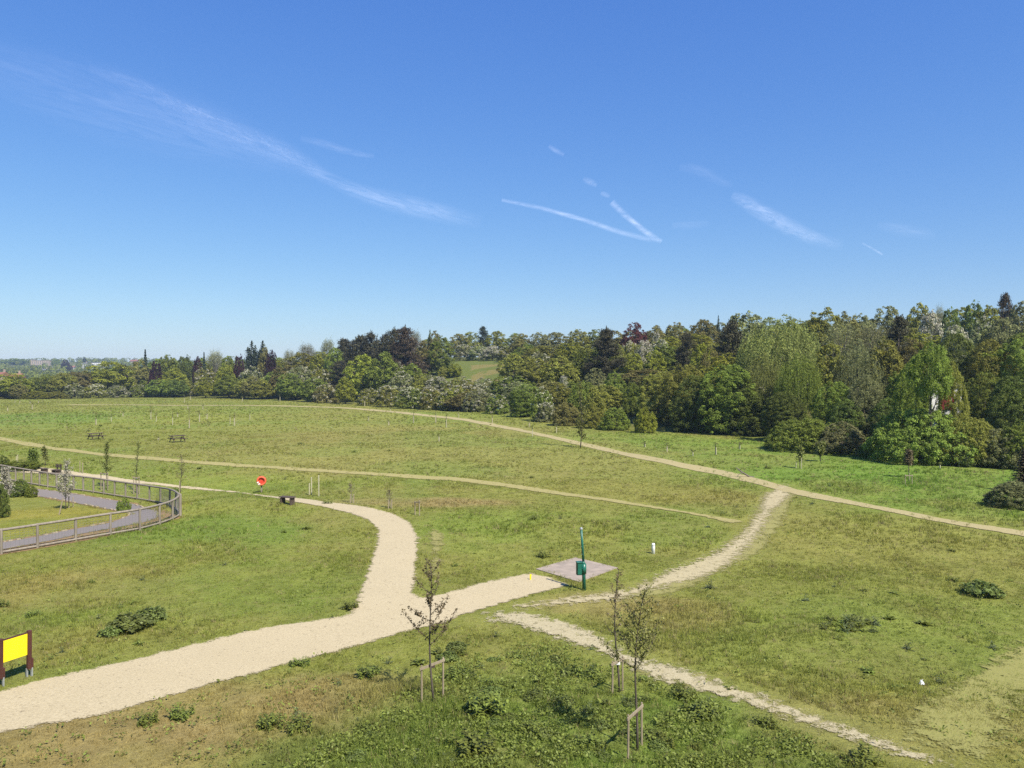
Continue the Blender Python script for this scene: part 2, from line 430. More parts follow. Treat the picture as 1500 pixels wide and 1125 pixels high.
def mk(kind, name, lv, mat=None): return mesh_np(name, lv[0], lv[1], [mat] if mat else [LEAF['mid'][1]], lv[2], 'var')
def build_protos():
    r = np.random.default_rng(101)
    for k in range(5):      # round broadleaf, seen from afar
        lv, _, C = lobed(r, 10, 8.4, 0.9, 210 + 12 * k, 13000, 0.30, 'broad', rc=(.055, .12))
        reg('broad', [('trunk', trunk_mb(r, 10, C, .22, .5).mesh('trunk', M_BARK, True), None), ('crown', mk('b', 'crown', lv), 'leaf')])
    for k in range(4):      # taller broadleaf
        lv, _, C = lobed(r, 13, 9.2, 0.8, 270 + 12 * k, 17000, 0.30, 'tall', rc=(.05, .11))
        reg('tall', [('trunk', trunk_mb(r, 13, C, .24, .55).mesh('trunk', M_BARK, True), None), ('crown', mk('b', 'crown', lv), 'leaf')])
    for k in range(4):      # broadleaf at the near edge: finer leaf
        lv, _, C = lobed(r, 12, 9.0, 0.1, 520 + 20 * k, 52000, 0.175, 'near', rc=(.04, .095), mod=.42)
        reg('near', [('trunk', trunk_mb(r, 12, C, .24, .5).mesh('trunk', M_BARK, True), None), ('crown', mk('b', 'crown', lv), 'leaf')])
    for k in range(4):      # thicket shrub down to the ground
        lv, _, C = lobed(r, 4.2, 5.4, 0.0, 330, 24000, 0.13, 'shrub', rc=(.04, .09), mod=.32)
        reg('shrub', [('stem', trunk_mb(r, 4.2, C, .07, .5).mesh('stem', M_BARK, True), None), ('crown', mk('b', 'crown', lv), 'leaf')])
    lv, _, C = lobed(r, 12, 8.0, 6.4, 200, 20000, 0.18, 'broad', rc=(.05, .11))
    reg('high', [('trunk', trunk_mb(r, 12, C, .2, .75).mesh('trunk', M_BARK, True), None), ('crown', mk('b', 'crown', lv), 'leaf')])
    for k in range(2):
        lv, _, C = lobed(r, 4.6, 9.5, 0.0, 1100, 70000, 0.125, 'shrub', rc=(.022, .048), mod=.42)
        reg('mound', [('stem', trunk_mb(r, 4.6, C, .08, .4).mesh('stem', M_BARK, True), None), ('crown', mk('b', 'crown', lv), 'leaf')])
    for k in range(3):      # blossoming hawthorn
        lv, bl, C = lobed(r, 5.5, 6.4, 0.0, 240, 15000, 0.19, 'shrub', rc=(.04, .095), blossom=.26, bclump=.55)
        reg('haw', [('trunk', trunk_mb(r, 5.5, C, .12, .5).mesh('trunk', M_BARK, True), None), ('crown', mk('b', 'crown', lv), 'leaf'), ('blossom', mk('b', 'blossom', bl, M_BLOSSOM), None)])
    for k in range(2):      # fully white tree
        lv, bl, C = lobed(r, 6.5, 6.5, 0.6, 100, 7500, 0.27, 'broad', blossom=.75, bclump=.75)
        reg('white', [('trunk', trunk_mb(r, 6.5, C, .13, .5).mesh('trunk', M_BARK, True), None), ('crown', mk('b', 'crown', lv), 'leaf'), ('blossom', mk('b', 'blossom', bl, M_BLOSSOM), None)])
    for k in range(3):      # broad dark pine with spiky shoots
        h, w = 13.0, 8.0
        mb = MB(); mb.tube([(0, 0, -.3), (0.1, 0, h * .5), (0, 0.1, h)], [.26, .17, .03], 7)
        P_, N_, T_ = [], [], []
        for q in range(95):
            t = r.random() ** .85; z = h * (.10 + .88 * t); ln = w / 2 * (1 - t) ** .62 * r.uniform(.7, 1.12) + .3
            a = r.random() * 2 * math.pi; dirv = np.array([math.cos(a), math.sin(a), 0.0])
            if q < 40:
                mb.tube([(0, 0, z), tuple(dirv * ln * .5 + [0, 0, z - .05 * ln]), tuple(dirv * ln + [0, 0, z + .16 * ln])], [.05, .035, .012], 4)
            for s in np.linspace(.3, 1.05, max(4, int(ln * 3.2))):
                c = dirv * ln * s + np.array([0, 0, z - .12 * ln * s + .28 * ln * s * s])
                n = 15; o = r.normal(size=(n, 3)) * .30; o[:, 2] *= .75
                P_.append(c + o); tt = dirv * .5 + np.array([0, 0, .8]) + r.normal(size=(n, 3)) * .45
                T_.append(tt); N_.append(r.normal(size=(n, 3)) + dirv * .6)
        for q in range(16):    # leaders
            a = r.random() * 6.28; rr = r.random() * w * .16; z = h * r.uniform(.86, 1.0) - rr * .6
            n = 18; o = r.normal(size=(n, 3)) * [.10, .10, .42]
            P_.append(np.array([math.cos(a) * rr, math.sin(a) * rr, z]) + o); T_.append(np.array([0, 0, 1.0]) + r.normal(size=(n, 3)) * .25); N_.append(r.normal(size=(n, 3)))
        Pn = np.concatenate(P_); n = len(Pn)
        lv = leaves(Pn, np.concatenate(N_), .44 * np.ones(n), .30, np.clip(r.normal(.45, .25, n), 0, 1), r, np.concatenate(T_))
        reg('pine', [('trunk', mb.mesh('trunk', M_BARK, True), None), ('crown', mk('p', 'crown', lv), 'leaf')])
    for k in range(2):      # narrow spruce
        h, w = 12.0, 4.2
        mb = MB(); mb.tube([(0, 0, -.3), (0, 0, h)], [.18, .02], 6)
        n = 5200; t = r.random(n) ** 1.3; a = r.integers(0, 9, n) * .7 + np.floor(t * 16) * .37 + r.normal(0, .16, n)
        rad = w / 2 * (1 - t) * (0.65 + .35 * np.cos(t * 16 * 2 * np.pi)) * r.random(n) ** .5
        Pn = np.stack([np.cos(a) * rad, np.sin(a) * rad, .6 + t * (h - .6) - rad * .25], 1)
        Nm = np.stack([np.cos(a) * .6, np.sin(a) * .6, np.ones(n)], 1) + r.normal(size=(n, 3)) * .5
        lv = leaves(Pn, Nm, .36 * np.ones(n), .4, np.clip(r.normal(.45, .25, n), 0, 1), r, np.stack([np.cos(a), np.sin(a), -.2 * np.ones(n)], 1))
        reg('spruce', [('trunk', mb.mesh('trunk', M_BARK, True), None), ('crown', mk('p', 'crown', lv), 'leaf')])
    for k in range(2):      # poplar: bundle of upright plumes
        h = 14.0; mb = MB(); mb.tube([(0, 0, -.3), (0, 0, h * .95)], [.2, .03], 6)
        P_, N_ = [], []
        for q in range(7):
            a = r.random() * 6.28; rr = 0 if q == 0 else r.uniform(.4, 1.1); hh = h * (1 if q == 0 else r.uniform(.62, .93)); n = 800
            t = r.random(n); s = .55 * np.sin(np.pi * np.clip(t * .9 + .1, 0, 1)) ** .7
            P_.append(np.stack([math.cos(a) * rr + r.normal(size=n) * s, math.sin(a) * rr + r.normal(size=n) * s, 1.5 + t * (hh - 1.5)], 1)); N_.append(r.normal(size=(n, 3)))
        Pn = np.concatenate(P_); n = len(Pn)
        lv = leaves(Pn, np.concatenate(N_), .32 * np.ones(n), .6, np.clip(r.normal(.45, .22, n), 0, 1), r)
        reg('poplar', [('trunk', mb.mesh('trunk', M_BARK, True), None), ('crown', mk('p', 'crown', lv), 'leaf')])
    for k in range(3):      # weeping tree: dome with hanging strands
        h, w = 15.0, 10.5
        lv0, _, C = lobed(r, h, w * .9, 1.5, 330, 20000, .20, 'near', rc=(.045, .09))
        P_ = []; V_ = []
        for q in range(900):
            d = r.normal(size=3); d[2] = abs(d[2]) * .9 - .25; d /= np.linalg.norm(d)
            p0 = np.array([d[0] * w * .5, d[1] * w * .5, h * .60 + d[2] * h * .40]) * r.uniform(.82, 1.02)
            ln = r.uniform(1.2, 4.6) * (1.15 - .5 * max(d[2], 0)); n = int(ln * 9)
            t = np.linspace(0, 1, n)
            p = p0 + np.stack([d[0] * .5 * np.sqrt(t), d[1] * .5 * np.sqrt(t), -ln * t], 1) + r.normal(size=(n, 3)) * .09
            p[:, 2] = np.maximum(p[:, 2], .4); P_.append(p); V_.append(np.full(n, np.clip(r.normal(.5, .22), 0, 1)))
        Pn = np.concatenate(P_); n = len(Pn)
        lv1 = leaves(Pn, r.normal(size=(n, 3)) * [1, 1, .35], .22 * np.ones(n), .5, np.clip(np.concatenate(V_) + r.normal(0, .15, n), 0, 1), r, np.array([0, 0, -1.0]) + r.normal(size=(n, 3)) * .35)
        reg('weep', [('trunk', trunk_mb(r, h, C, .27, .6).mesh('trunk', M_PALEBARK, True), None), ('crown', mk('w', 'crown', cat([lv0, lv1])), 'leaf')])
    for k in range(2):      # thin open tree, barely in leaf
        h, w = 11.0, 6.5; mb = MB(); mb.tube([(0, 0, -.3), (.1, 0, h * .45), (0, 0, h * .7)], [.16, .1, .05], 6); P_ = []
        for q in range(80):
            a = r.random() * 6.28; z0 = h * r.uniform(.25, .65); ln = r.uniform(.3, 1) * w * .5; z1 = h * (1 - .30 * (ln / (w * .5)) ** 2) * r.uniform(.9, 1.02)
            e = np.array([math.cos(a) * ln, math.sin(a) * ln, z1]); m = np.array([math.cos(a) * ln * .6, math.sin(a) * ln * .6, (z0 + z1) / 2 - .3])
            mb.tube([(0, 0, z0), tuple(m), tuple(e)], [.04, .026, .01], 4, False)
            for s in (.5, .65, .8, .9, 1): P_.append((m * (1 - s) + e * s) + r.normal(size=(9, 3)) * .42)
        Pn = np.concatenate(P_); n = len(Pn)
        lv = leaves(Pn, r.normal(size=(n, 3)), .20 * np.ones(n), .6, r.random(n), r)
        reg('bare', [('trunk', mb.mesh('trunk', M_PALEBARK, True), None), ('crown', mk('p', 'crown', lv), 'leaf')])
DIM = {'broad': (10, 8.4), 'tall': (13, 9.2), 'high': (12, 8.0), 'mound': (4.6, 9.5), 'near': (12, 9.0), 'shrub': (4.2, 5.4), 'haw': (5.5, 6.4), 'white': (6.5, 6.5), 'pine': (13, 8.0), 'spruce': (12, 4.2), 'poplar': (14, 3.4), 'weep': (15, 10.5), 'bare': (11, 6.5)}
build_protos()

TREES = []
def spawn(kind, leafkey, x, y, h, w, name, rz=None, z=None):
    parts = random.choice(PROTO[kind]); ph, pw = DIM[kind]
    root = link(name, None, None, (x, y, hz(x, y) if z is None else z)); root.empty_display_size = .3
    root.rotation_euler = (0, 0, random.uniform(0, 6.28) if rz is None else rz)
    root.scale = (w / pw, w / pw, h / ph)
    for pn, me, dm in parts:
        o = link(pn, me, root)
        if dm == 'leaf':
            o.material_slots[0].link = 'OBJECT'; o.material_slots[0].material = LEAF[leafkey][1]
    return root

def tree(px, ytop, t, kind, leafkey, wpx, label=None, name=None, cat_=None, depth=None):
    a = (px - CX) / F
    L = float(np.interp(px, LPX, LD)); D = depth if depth else L + t
    x = a * D; y = D
    g = hz(x, y); dd = raydir(px, ytop)
    ztop = CAMH + D / dd[1] * dd[2]
    h = max(ztop - g, 1.2); w = wpx / F * D
    nm = name or {'pine': 'pine_tree', 'spruce': 'spruce_tree', 'poplar': 'poplar_tree', 'haw': 'hawthorn_tree', 'white': 'blossom_tree', 'weep': 'weeping_tree', 'shrub': 'shrub', 'mound': 'shrub', 'bare': 'bare_tree'}.get(kind, 'broadleaf_tree')
    if kind == 'haw' and h < 5: nm = 'hawthorn_bush'
    root = spawn(kind, leafkey, x, y, h, w, nm)
    ct = cat_ or ('bush' if kind in ('shrub', 'mound') or nm == 'hawthorn_bush' else 'tree')
    TREES.append(dict(o=root, px=px, t=D - L, kind=kind, leaf=leafkey, label=label, cat=ct, h=h, x=x, y=y, w=w))
    return root

# ---- named trees and bushes, traced one by one
T_ = [
 # left
 (18, 548, 3, 'broad', 'lime', 62, 'bright yellow-green bush at the left end of the far hedge'),
 (62, 551, 6, 'broad', 'mid', 40, None), (92, 547, 4, 'broad', 'olive', 48, None), (128, 548, 10, 'broad', 'bronze', 40, None),
 (158, 531, 14, 'broad', 'lime', 74, 'large domed bright green tree left of the purple tree in the far hedge'),
 (181, 532, 26, 'broad', 'copper', 15, 'narrow dusky purple tree behind the large domed bright green tree'),
 (205, 527, 30, 'broad', 'bronze', 34, None),
 (213, 512, 32, 'spruce', 'spruce', 22, 'small blue-green conifer spire standing above the round purple tree'),
 (228, 529, 8, 'broad', 'copper', 22, 'round dark purple tree below the small blue-green conifer spire'),
 (247, 521, 30, 'broad', 'mid', 40, None), (271, 520, 34, 'broad', 'dark', 30, None), (290, 523, 28, 'broad', 'copper', 17, 'low purple tree beside the thin pointed conifer left of the poplars'),
 (299, 516, 30, 'spruce', 'spruce', 18, 'thin pointed conifer beside the low purple tree left of the poplars'),
 (316, 512, 36, 'bare', 'twig', 30, 'sparse grey tree on the skyline left of the two poplars'),
 (333, 522, 24, 'broad', 'mid', 30, None), (350, 519, 22, 'broad', 'copper', 20, 'dark purple tree just left of the pair of poplars'),
 (369, 499, 36, 'poplar', 'spruce', 22, 'left one of the two poplars standing above the far hedge'),
 (385, 499, 38, 'poplar', 'spruce', 24, 'right one of the two poplars with a bronze tree at its foot'),
 (397, 514, 26, 'broad', 'copper', 22, 'dark purple tree just right of the pair of poplars'),
 (388, 510, 34, 'broad', 'bronze', 22, None),
 (108, 562, 0, 'haw', 'grey', 34, None), (140, 563, 0, 'haw', 'olive', 36, None), (172, 564, 0, 'haw', 'grey', 34, None), (204, 563, 0, 'haw', 'mid', 30, None),
 (52, 573, -4, 'shrub', 'lime', 46, 'low bright green bush at the meadow edge near the left end'), (80, 574, -4, 'shrub', 'olive', 40, None),
 (232, 555, 2, 'broad', 'mid', 40, None), (262, 556, 2, 'broad', 'dark', 36, None), (301, 553, -3, 'broad', 'lime', 34, 'small yellow-green tree with a pale trunk before the far hedge'),
 (335, 550, 2, 'broad', 'mid', 44, None), (372, 552, 0, 'broad', 'bronze', 40, None), (400, 545, 6, 'broad', 'mid', 40, None),
 (120, 545, 12, 'broad', 'bronze', 36, None), (255, 540, 14, 'broad', 'lime', 44, None), (300, 538, 14, 'haw', 'olive', 40, None), (368, 538, 16, 'haw', 'grey', 44, None), (330, 536, 12, 'broad', 'lime', 36, None),
 # 400-600
 (424, 512, 40, 'bare', 'twig', 22, 'small sparse grey tree on the skyline, left of the taller sparse one'), (450, 503, 42, 'bare', 'twig', 32, 'pale sparse tree on the skyline midway between poplars and dark pines'),
 (480, 496, 44, 'bare', 'grey', 26, 'sparse grey-green tree against the left end of the dark pines'),
 (440, 518, 34, 'broad', 'olive', 54, None), (470, 516, 34, 'broad', 'lime', 40, None), (490, 511, 30, 'broad', 'mid', 36, None),
 (506, 496, 40, 'pine', 'pine', 56, 'leftmost dark pine of the pine clump on the skyline'),
 (527, 491, 38, 'pine', 'pine', 58, 'second dark pine from the left of the pine clump'),
 (544, 488, 40, 'pine', 'pine', 53, 'middle dark pine of the pine clump behind the bright domed oak'),
 (578, 483, 44, 'pine', 'pine', 58, 'tall dark pine, left of the two tallest in the pine clump'),
 (594, 480, 44, 'pine', 'rust', 61, 'brown-tinged tall pine at the right end of the pine clump'),
 (566, 490, 52, 'pine', 'pine', 50, 'dark pine in the gap behind the tall pines of the clump'),
 (500, 528, 20, 'pine', 'pine', 58, 'low dark pine below the left end of the pine clump'),
 (532, 521, 14, 'broad', 'lime', 62, 'bright green domed tree in front of the dark pine clump'),
 (562, 517, 18, 'broad', 'mid', 56, 'rounded green tree beside the bright domed one, under the tall pines'),
 (415, 535, 10, 'broad', 'bronze', 48, None), (440, 535, 12, 'haw', 'grey', 52, None), (470, 538, 10, 'haw', 'olive', 40, None), (425, 548, 0, 'broad', 'mid', 48, None),
 (460, 553, 0, 'broad', 'mid', 46, None), (478, 562, -4, 'haw', 'bronze', 38, None),
 (506, 553, -4, 'broad', 'lime', 32, 'small yellow-green tree with a slim stem at the meadow edge below the pines'),
 (540, 568, -3, 'haw', 'olive', 34, None), (568, 566, -3, 'haw', 'olive', 42, None), (600, 568, -2, 'haw', 'mid', 44, None), (632, 568, -2, 'haw', 'olive', 44, None), (664, 566, -1, 'haw', 'olive', 50, None), (700, 570, -1, 'haw', 'grey', 46, None), (728, 576, 0, 'haw', 'mid', 36, None),
 (590, 545, 16, 'haw', 'grey', 48, None), (615, 548, 18, 'broad', 'olive', 34, None), (604, 533, 30, 'broad', 'mid', 40, None), (585, 532, 26, 'haw', 'mid', 36, None),
 (640, 553, 22, 'haw', 'grey', 48, None), (675, 552, 24, 'haw', 'olive', 46, None), (710, 553, 22, 'haw', 'grey', 44, None), (735, 552, 22, 'broad', 'mid', 40, None),
 # clearing surroundings
 (608, 484, 70, 'bare', 'twig', 22, 'faint sparse tree on the skyline right of the dark pines'), (630, 483, 84, 'poplar', 'dark', 12, 'narrow dark columnar tree left of the clearing on the hill'), (638, 485, 84, 'broad', 'bronze', 22, None),
 (622, 500, 66, 'broad', 'bronze', 36, 'bronze tree at the left end of the hillside clearing'), (648, 494, 64, 'tall', 'mid', 44, 'upright green tree with a bare trunk at the left of the clearing'),
 (666, 532, 56, 'broad', 'lime', 26, 'small yellow bush in the hillside clearing'), (650, 537, 54, 'shrub', 'olive', 20, 'low olive bush beside the small yellow bush in the clearing'),
 (680, 505, 128, 'haw', 'grey', 34, None), (702, 506, 126, 'haw', 'grey', 36, None), (722, 507, 124, 'white', 'grey', 34, 'whitest hawthorn of the row behind the hillside clearing'), (745, 507, 118, 'haw', 'olive', 36, None),
 (752, 519, 48, 'broad', 'olive', 48, 'olive tree at the right end of the hillside clearing'), (780, 522, 40, 'broad', 'olive', 52, None), (790, 515, 55, 'haw', 'grey', 40, None), (772, 505, 90, 'broad', 'mid', 50, None),
 (672, 490, 150, 'broad', 'bronze', 40, None), (690, 487, 156, 'broad', 'olive', 40, None), (708, 478, 160, 'pine', 'spruce', 26, 'dark pointed tree rising highest above the hillside clearing'), (728, 486, 150, 'broad', 'lime', 40, None), (755, 489, 150, 'broad', 'mid', 40, None),
 # 780-1000
 (795, 568, 0, 'haw', 'mid', 38, None), (800, 590, -2, 'haw', 'grey', 32, None), (770, 562, 4, 'near', 'mid', 52, None), (820, 562, 10, 'broad', 'olive', 44, None), (826, 551, 22, 'white', 'mid', 22, 'white blossoming bush in the middle of the wood, left of the broad pine'),
 (850, 560, 8, 'broad', 'mid', 44, None), (875, 565, 6, 'broad', 'olive', 46, None), (830, 590, -3, 'shrub', 'bronze', 50, None), (868, 596, -3, 'shrub', 'olive', 46, None), (900, 598, -3, 'shrub', 'mid', 46, None), (946, 598, -3, 'shrub', 'lime', 34, 'small bright green bush by the dark gap at the wood edge'),
 (820, 522, 34, 'broad', 'olive', 56, None), (850, 512, 44, 'tall', 'mid', 40, None),
 (888, 482, 46, 'pine', 'pine', 62, 'broad dark pine left of the red-leaved tree'), (900, 545, 30, 'broad', 'mid', 36, None), (872, 540, 32, 'broad', 'brush', 36, None),
 (930, 474, 104, 'broad', 'red', 42, 'dull red-leaved domed tree on the skyline'),
 (943, 499, 70, 'white', 'grey', 30, 'white blossom tree just below the red-leaved tree'), (922, 501, 72, 'haw', 'olive', 30, None), (968, 499, 66, 'haw', 'mid', 36, None), (962, 487, 80, 'white', 'grey', 16, 'small white tree right of the red-leaved tree'),
 (905, 505, 64, 'broad', 'olive', 30, None), (926, 516, 62, 'broad', 'lime', 34, None), (960, 515, 48, 'broad', 'lime', 40, None),
 (1005, 488, 44, 'pine', 'pine', 44, 'dark pine between the red-leaved tree and the great weeping tree'),
 (965, 545, 12, 'near', 'olive', 66, None), (1000, 535, 10, 'near', 'olive', 70, None), (925, 562, 14, 'near', 'mid', 30, None),
 (960, 478, 110, 'broad', 'bronze', 40, None), (990, 473, 100, 'broad', 'bronze', 44, None), (1030, 470, 92, 'broad', 'bronze', 50, None), (1052, 462, 100, 'poplar', 'spruce', 10, 'tiny dark spire on the skyline left of the grey dome'), (1028, 505, 30, 'broad', 'lime', 40, None), (1040, 510, 26, 'broad', 'bronze', 40, None),
 # 1000-1200
 (1092, 456, 62, 'broad', 'grey', 86, 'pale grey-green domed tree on the skyline above the dark pine'),
 (1072, 470, 34, 'pine', 'pine', 70, 'large dark pine leaning against the great weeping tree'),
 (1142, 461, 18, 'weep', 'weep', 116, 'great pale green weeping tree, tallest at the wood edge'),
 (1118, 520, 8, 'weep', 'weep', 62, 'smaller weeping tree in front of the great weeping tree'), (1170, 520, 10, 'weep', 'mid', 66, 'drooping green tree to the right below the great weeping tree'),
 (1020, 550, 4, 'near', 'dark', 74, None), (1062, 535, 3, 'near', 'mid', 92, 'big sycamore-like tree at the wood edge below the large dark pine'), (1096, 570, 2, 'near', 'dark', 70, None), (1150, 575, 4, 'near', 'dark', 66, None),
 # 1200-1500
 (1206, 453, 50, 'tall', 'olive', 72, None), (1240, 458, 56, 'tall', 'bronze', 50, None), (1232, 470, 34, 'bare', 'brush', 60, 'brown twiggy tree right of the great weeping tree'), (1275, 474, 36, 'bare', 'brush', 62, 'brown twiggy tree left of the spreading dark pine'), (1262, 462, 70, 'tall', 'brush', 50, None),
 (1300, 451, 80, 'broad', 'grey', 62, None), (1316, 463, 44, 'pine', 'pine', 62, 'spreading dark pine high on the slope at the right'), (1345, 446, 90, 'broad', 'olive', 50, None), (1364, 462, 66, 'white', 'grey', 40, 'rounded cream blossom tree high on the slope at the right'), (1376, 446, 92, 'bare', 'twig', 18, 'thin sparse skyline tree above the cream blossom tree'),
 (1392, 450, 84, 'broad', 'dark', 36, None), (1425, 441, 90, 'broad', 'dark', 40, 'dense dark round tree on the skyline toward the right'), (1446, 448, 86, 'broad', 'lime', 40, None), (1472, 430, 92, 'pine', 'rust', 36, 'rusty brown conifer standing highest on the skyline'), (1498, 444, 84, 'broad', 'brush', 50, None),
 (1440, 466, 62, 'haw', 'grey', 50, None), (1400, 480, 52, 'haw', 'grey', 56, None), (1470, 468, 60, 'broad', 'brush', 52, None),
 (1215, 505, 14, 'tall', 'olive', 66, None), (1256, 500, 16, 'weep', 'grey', 74, 'soft grey-green drooping tree above the brown bramble bush'), (1296, 498, 18, 'tall', 'olive', 66, None), (1338, 496, 22, 'near', 'bronze', 66, None), (1330, 540, 8, 'near', 'mid', 70, None), (1400, 492, 24, 'near', 'dark', 76, None), (1450, 500, 22, 'near', 'olive', 74, None), (1494, 498, 22, 'near', 'mid', 76, None), (1440, 545, 10, 'near', 'mid', 66, None), (1486, 552, 8, 'near', 'dark', 70, None), (1220, 560, 5, 'near', 'mid', 64, None), (1268, 552, 6, 'near', 'grey', 60, None), (1240, 585, 3, 'near', 'dark', 52, None), (1300, 585, 4, 'near', 'dark', 52, None),
 (1182, 614, -5, 'mound', 'fresh', 112, 'long bright green bush below the great weeping tree'), (1234, 620, -5, 'shrub', 'brush', 74, 'greyish brown bramble bush between the two bright green bushes'), (1283, 640, -5, 'shrub', 'mid', 42, 'small round green bush at the foot of the biggest bush'),
 (1352, 600, -4, 'mound', 'fresh', 150, 'biggest domed bright green bush along the wood edge'), (1420, 612, -3, 'mound', 'olive', 100, 'olive bush joining the right side of the biggest bush'), (1462, 630, -3, 'shrub', 'grey', 70, 'grey-green bush toward the right before the dark wood'), (1500, 622, -2, 'shrub', 'mid', 70, None), (1405, 645, -5, 'shrub', 'grey', 46, 'grey scrub in front of the biggest bush'),
]
for r_ in T_: tree(*r_)
tree(1330, 536, -1, 'near', 'mid', 44, 'leafy tree hiding the left end of the white walled building')
tree(1395, 534, -2, 'near', 'olive', 44, 'leafy tree hiding the right end of the white walled building')
tree(1364, 503, -5, 'high', 'mid', 62, 'tall tree with a bare trunk standing before the white walled building')
tree(1366, 508, 18, 'near', 'mid', 70, 'tree rising directly behind the white walled building')
tree(1502, 660, 0, 'spruce', 'rust', 62, 'rusty brown conifer bush at the right edge beyond the trodden path', 'conifer_bush', 'bush', depth=52)
tree(1484, 706, 0, 'shrub', 'grey', 76, 'low grey-green bush under the rusty conifer bush', None, None, depth=46.5)

# ---- fill: rows of wood behind the traced ones
SKY = ([-200, 0, 60, 150, 230, 300, 400, 450, 500, 560, 600, 650, 700, 760, 830, 900, 960, 1040, 1090, 1150, 1180, 1220, 1280, 1330, 1380, 1430, 1500, 1800],
       [555, 553, 549, 538, 526, 522, 520, 517, 508, 498, 495, 494, 488, 490, 482, 482, 480, 471, 466, 466, 470, 462, 465, 457, 458, 449, 447, 440])
FRT = ([-200, 0, 100, 200, 300, 400, 500, 600, 700, 780, 850, 930, 980, 1050, 1150, 1300, 1400, 1500, 1800],
       [562, 562, 562, 558, 555, 553, 558, 572, 575, 570, 572, 585, 560, 535, 510, 525, 535, 560, 560])
def cleared(px, t):
    return (606 < px < 752 and 36 < t < 118) or (898 < px < 944 and 18 < t < 74) or (1340 < px < 1392 and -20 < t < 22)
for s, t0, wm in ((0.0, 3, 6.2), (0.22, 18, 6.5), (0.42, 34, 7.0), (0.62, 56, 7.5), (0.8, 84, 8.0), (1.0, 116, 8.0)):
    px = -45.0
    while px < 1545:
        L = float(np.interp(px, LPX, LD)); t = t0 + random.uniform(-6, 6); D = L + max(t, 1)
        w = wm * random.uniform(.8, 1.25); wpx = w * F / D
        if px < 380 and s > .7: t = t * .6; D = L + t
        if not cleared(px, t):
            yt = np.interp(px, *FRT) * (1 - s) + np.interp(px, *SKY) * s + (random.uniform(-1, 9) if s < .7 else random.uniform(0, 5))
            if 600 < px < 760 and t < 45: yt = max(yt, 549)
            if 895 < px < 945 and t < 60: yt = max(yt, 556)
            if 480 < px < 612 and t < 42: yt = max(yt, 551)
            if 735 < px < 985: yt = max(yt, 584 if t < 10 else (558 if t < 27 else (532 if t < 46 else 0)))
            pal = ['mid', 'olive', 'lime', 'mid', 'lime', 'grey', 'olive', 'bronze', 'mid'] if px > 420 else ['mid', 'lime', 'olive', 'mid', 'bronze', 'olive']
            if s > .55 and 760 < px < 1060: pal = ['olive', 'bronze', 'olive', 'mid', 'brush', 'lime']
            lk = random.choice(pal); kd = 'tall' if (px > 950 and s > .1 and random.random() < .6) else 'broad'
            if s == 0 and px > 930: kd = 'near'; lk = random.choice(['mid', 'dark', 'mid', 'olive'])
            if random.random() < .10 and s < .8: kd = 'haw'
            # keep fills out of the traced trees
            x = (px - CX) / F * D
            if not any(abs(q['px'] - px) < .33 * wpx and abs(q['t'] - t) < 9 for q in TREES):
                tree(px, yt, t, kd, lk, wpx * random.uniform(1.2, 1.6))
        px += wpx * random.uniform(.78, 1.05) * (0.85 if D < 140 else (1.12 if s < .7 else .92))

print('TREES', len(TREES), sum(d['cat'] == 'tree' for d in TREES))
# ---- labels for the trees that have none of their own
ORD = ['', 'first', 'second', 'third', 'fourth', 'fifth', 'sixth', 'seventh', 'eighth', 'ninth', 'tenth', 'eleventh', 'twelfth', 'thirteenth', 'fourteenth', 'fifteenth', 'sixteenth', 'seventeenth', 'eighteenth', 'nineteenth', 'twentieth', 'twenty-first', 'twenty-second', 'twenty-third', 'twenty-fourth', 'twenty-fifth', 'twenty-sixth']
MARKS = [(-1e9, 'left edge'), (158, 'domed green tree'), (228, 'round purple tree'), (377, 'two poplars'), (550, 'pine clump'), (680, 'hillside clearing'), (888, 'broad pine'), (1005, 'narrow pine'), (1072, 'large pine'), (1142, 'great weeping tree'), (1316, 'spreading pine'), (1425, 'dark round tree'), (1e9, 'right edge')]
def row_of(d):
    k = max(i for i, m in enumerate(MARKS) if m[0] <= d['px'])
    r = 'at the front' if d['t'] < 11 else ('halfway back' if d['t'] < 50 else 'on the skyline')
    return f"{r} between {MARKS[k][1]} and {MARKS[k + 1][1]}"
groups = {}
for d in TREES:
    if d['label']: continue
    noun = 'flowering hawthorn' if d['kind'] == 'haw' else ('bush' if d['cat'] == 'bush' else 'tree')
    look = LEAF[d['leaf']][0].replace(' broadleaf', '')
    groups.setdefault((look, noun, row_of(d)), []).append(d)
for (look, noun, row), ds in groups.items():
    ds.sort(key=lambda d: d['px'])
    for i, d in enumerate(ds):
        o = ('leftmost ' if i == 0 else ORD[i + 1] + ' ') if len(ds) > 1 else ''
        d['label'] = f"{o}{look} {noun} {row}"
for d in TREES:
    tag(d['o'], d['label'], d['cat'], 'trees and bushes of the far hedge' if d['px'] < 420 else 'trees and bushes of the wood on the hill')

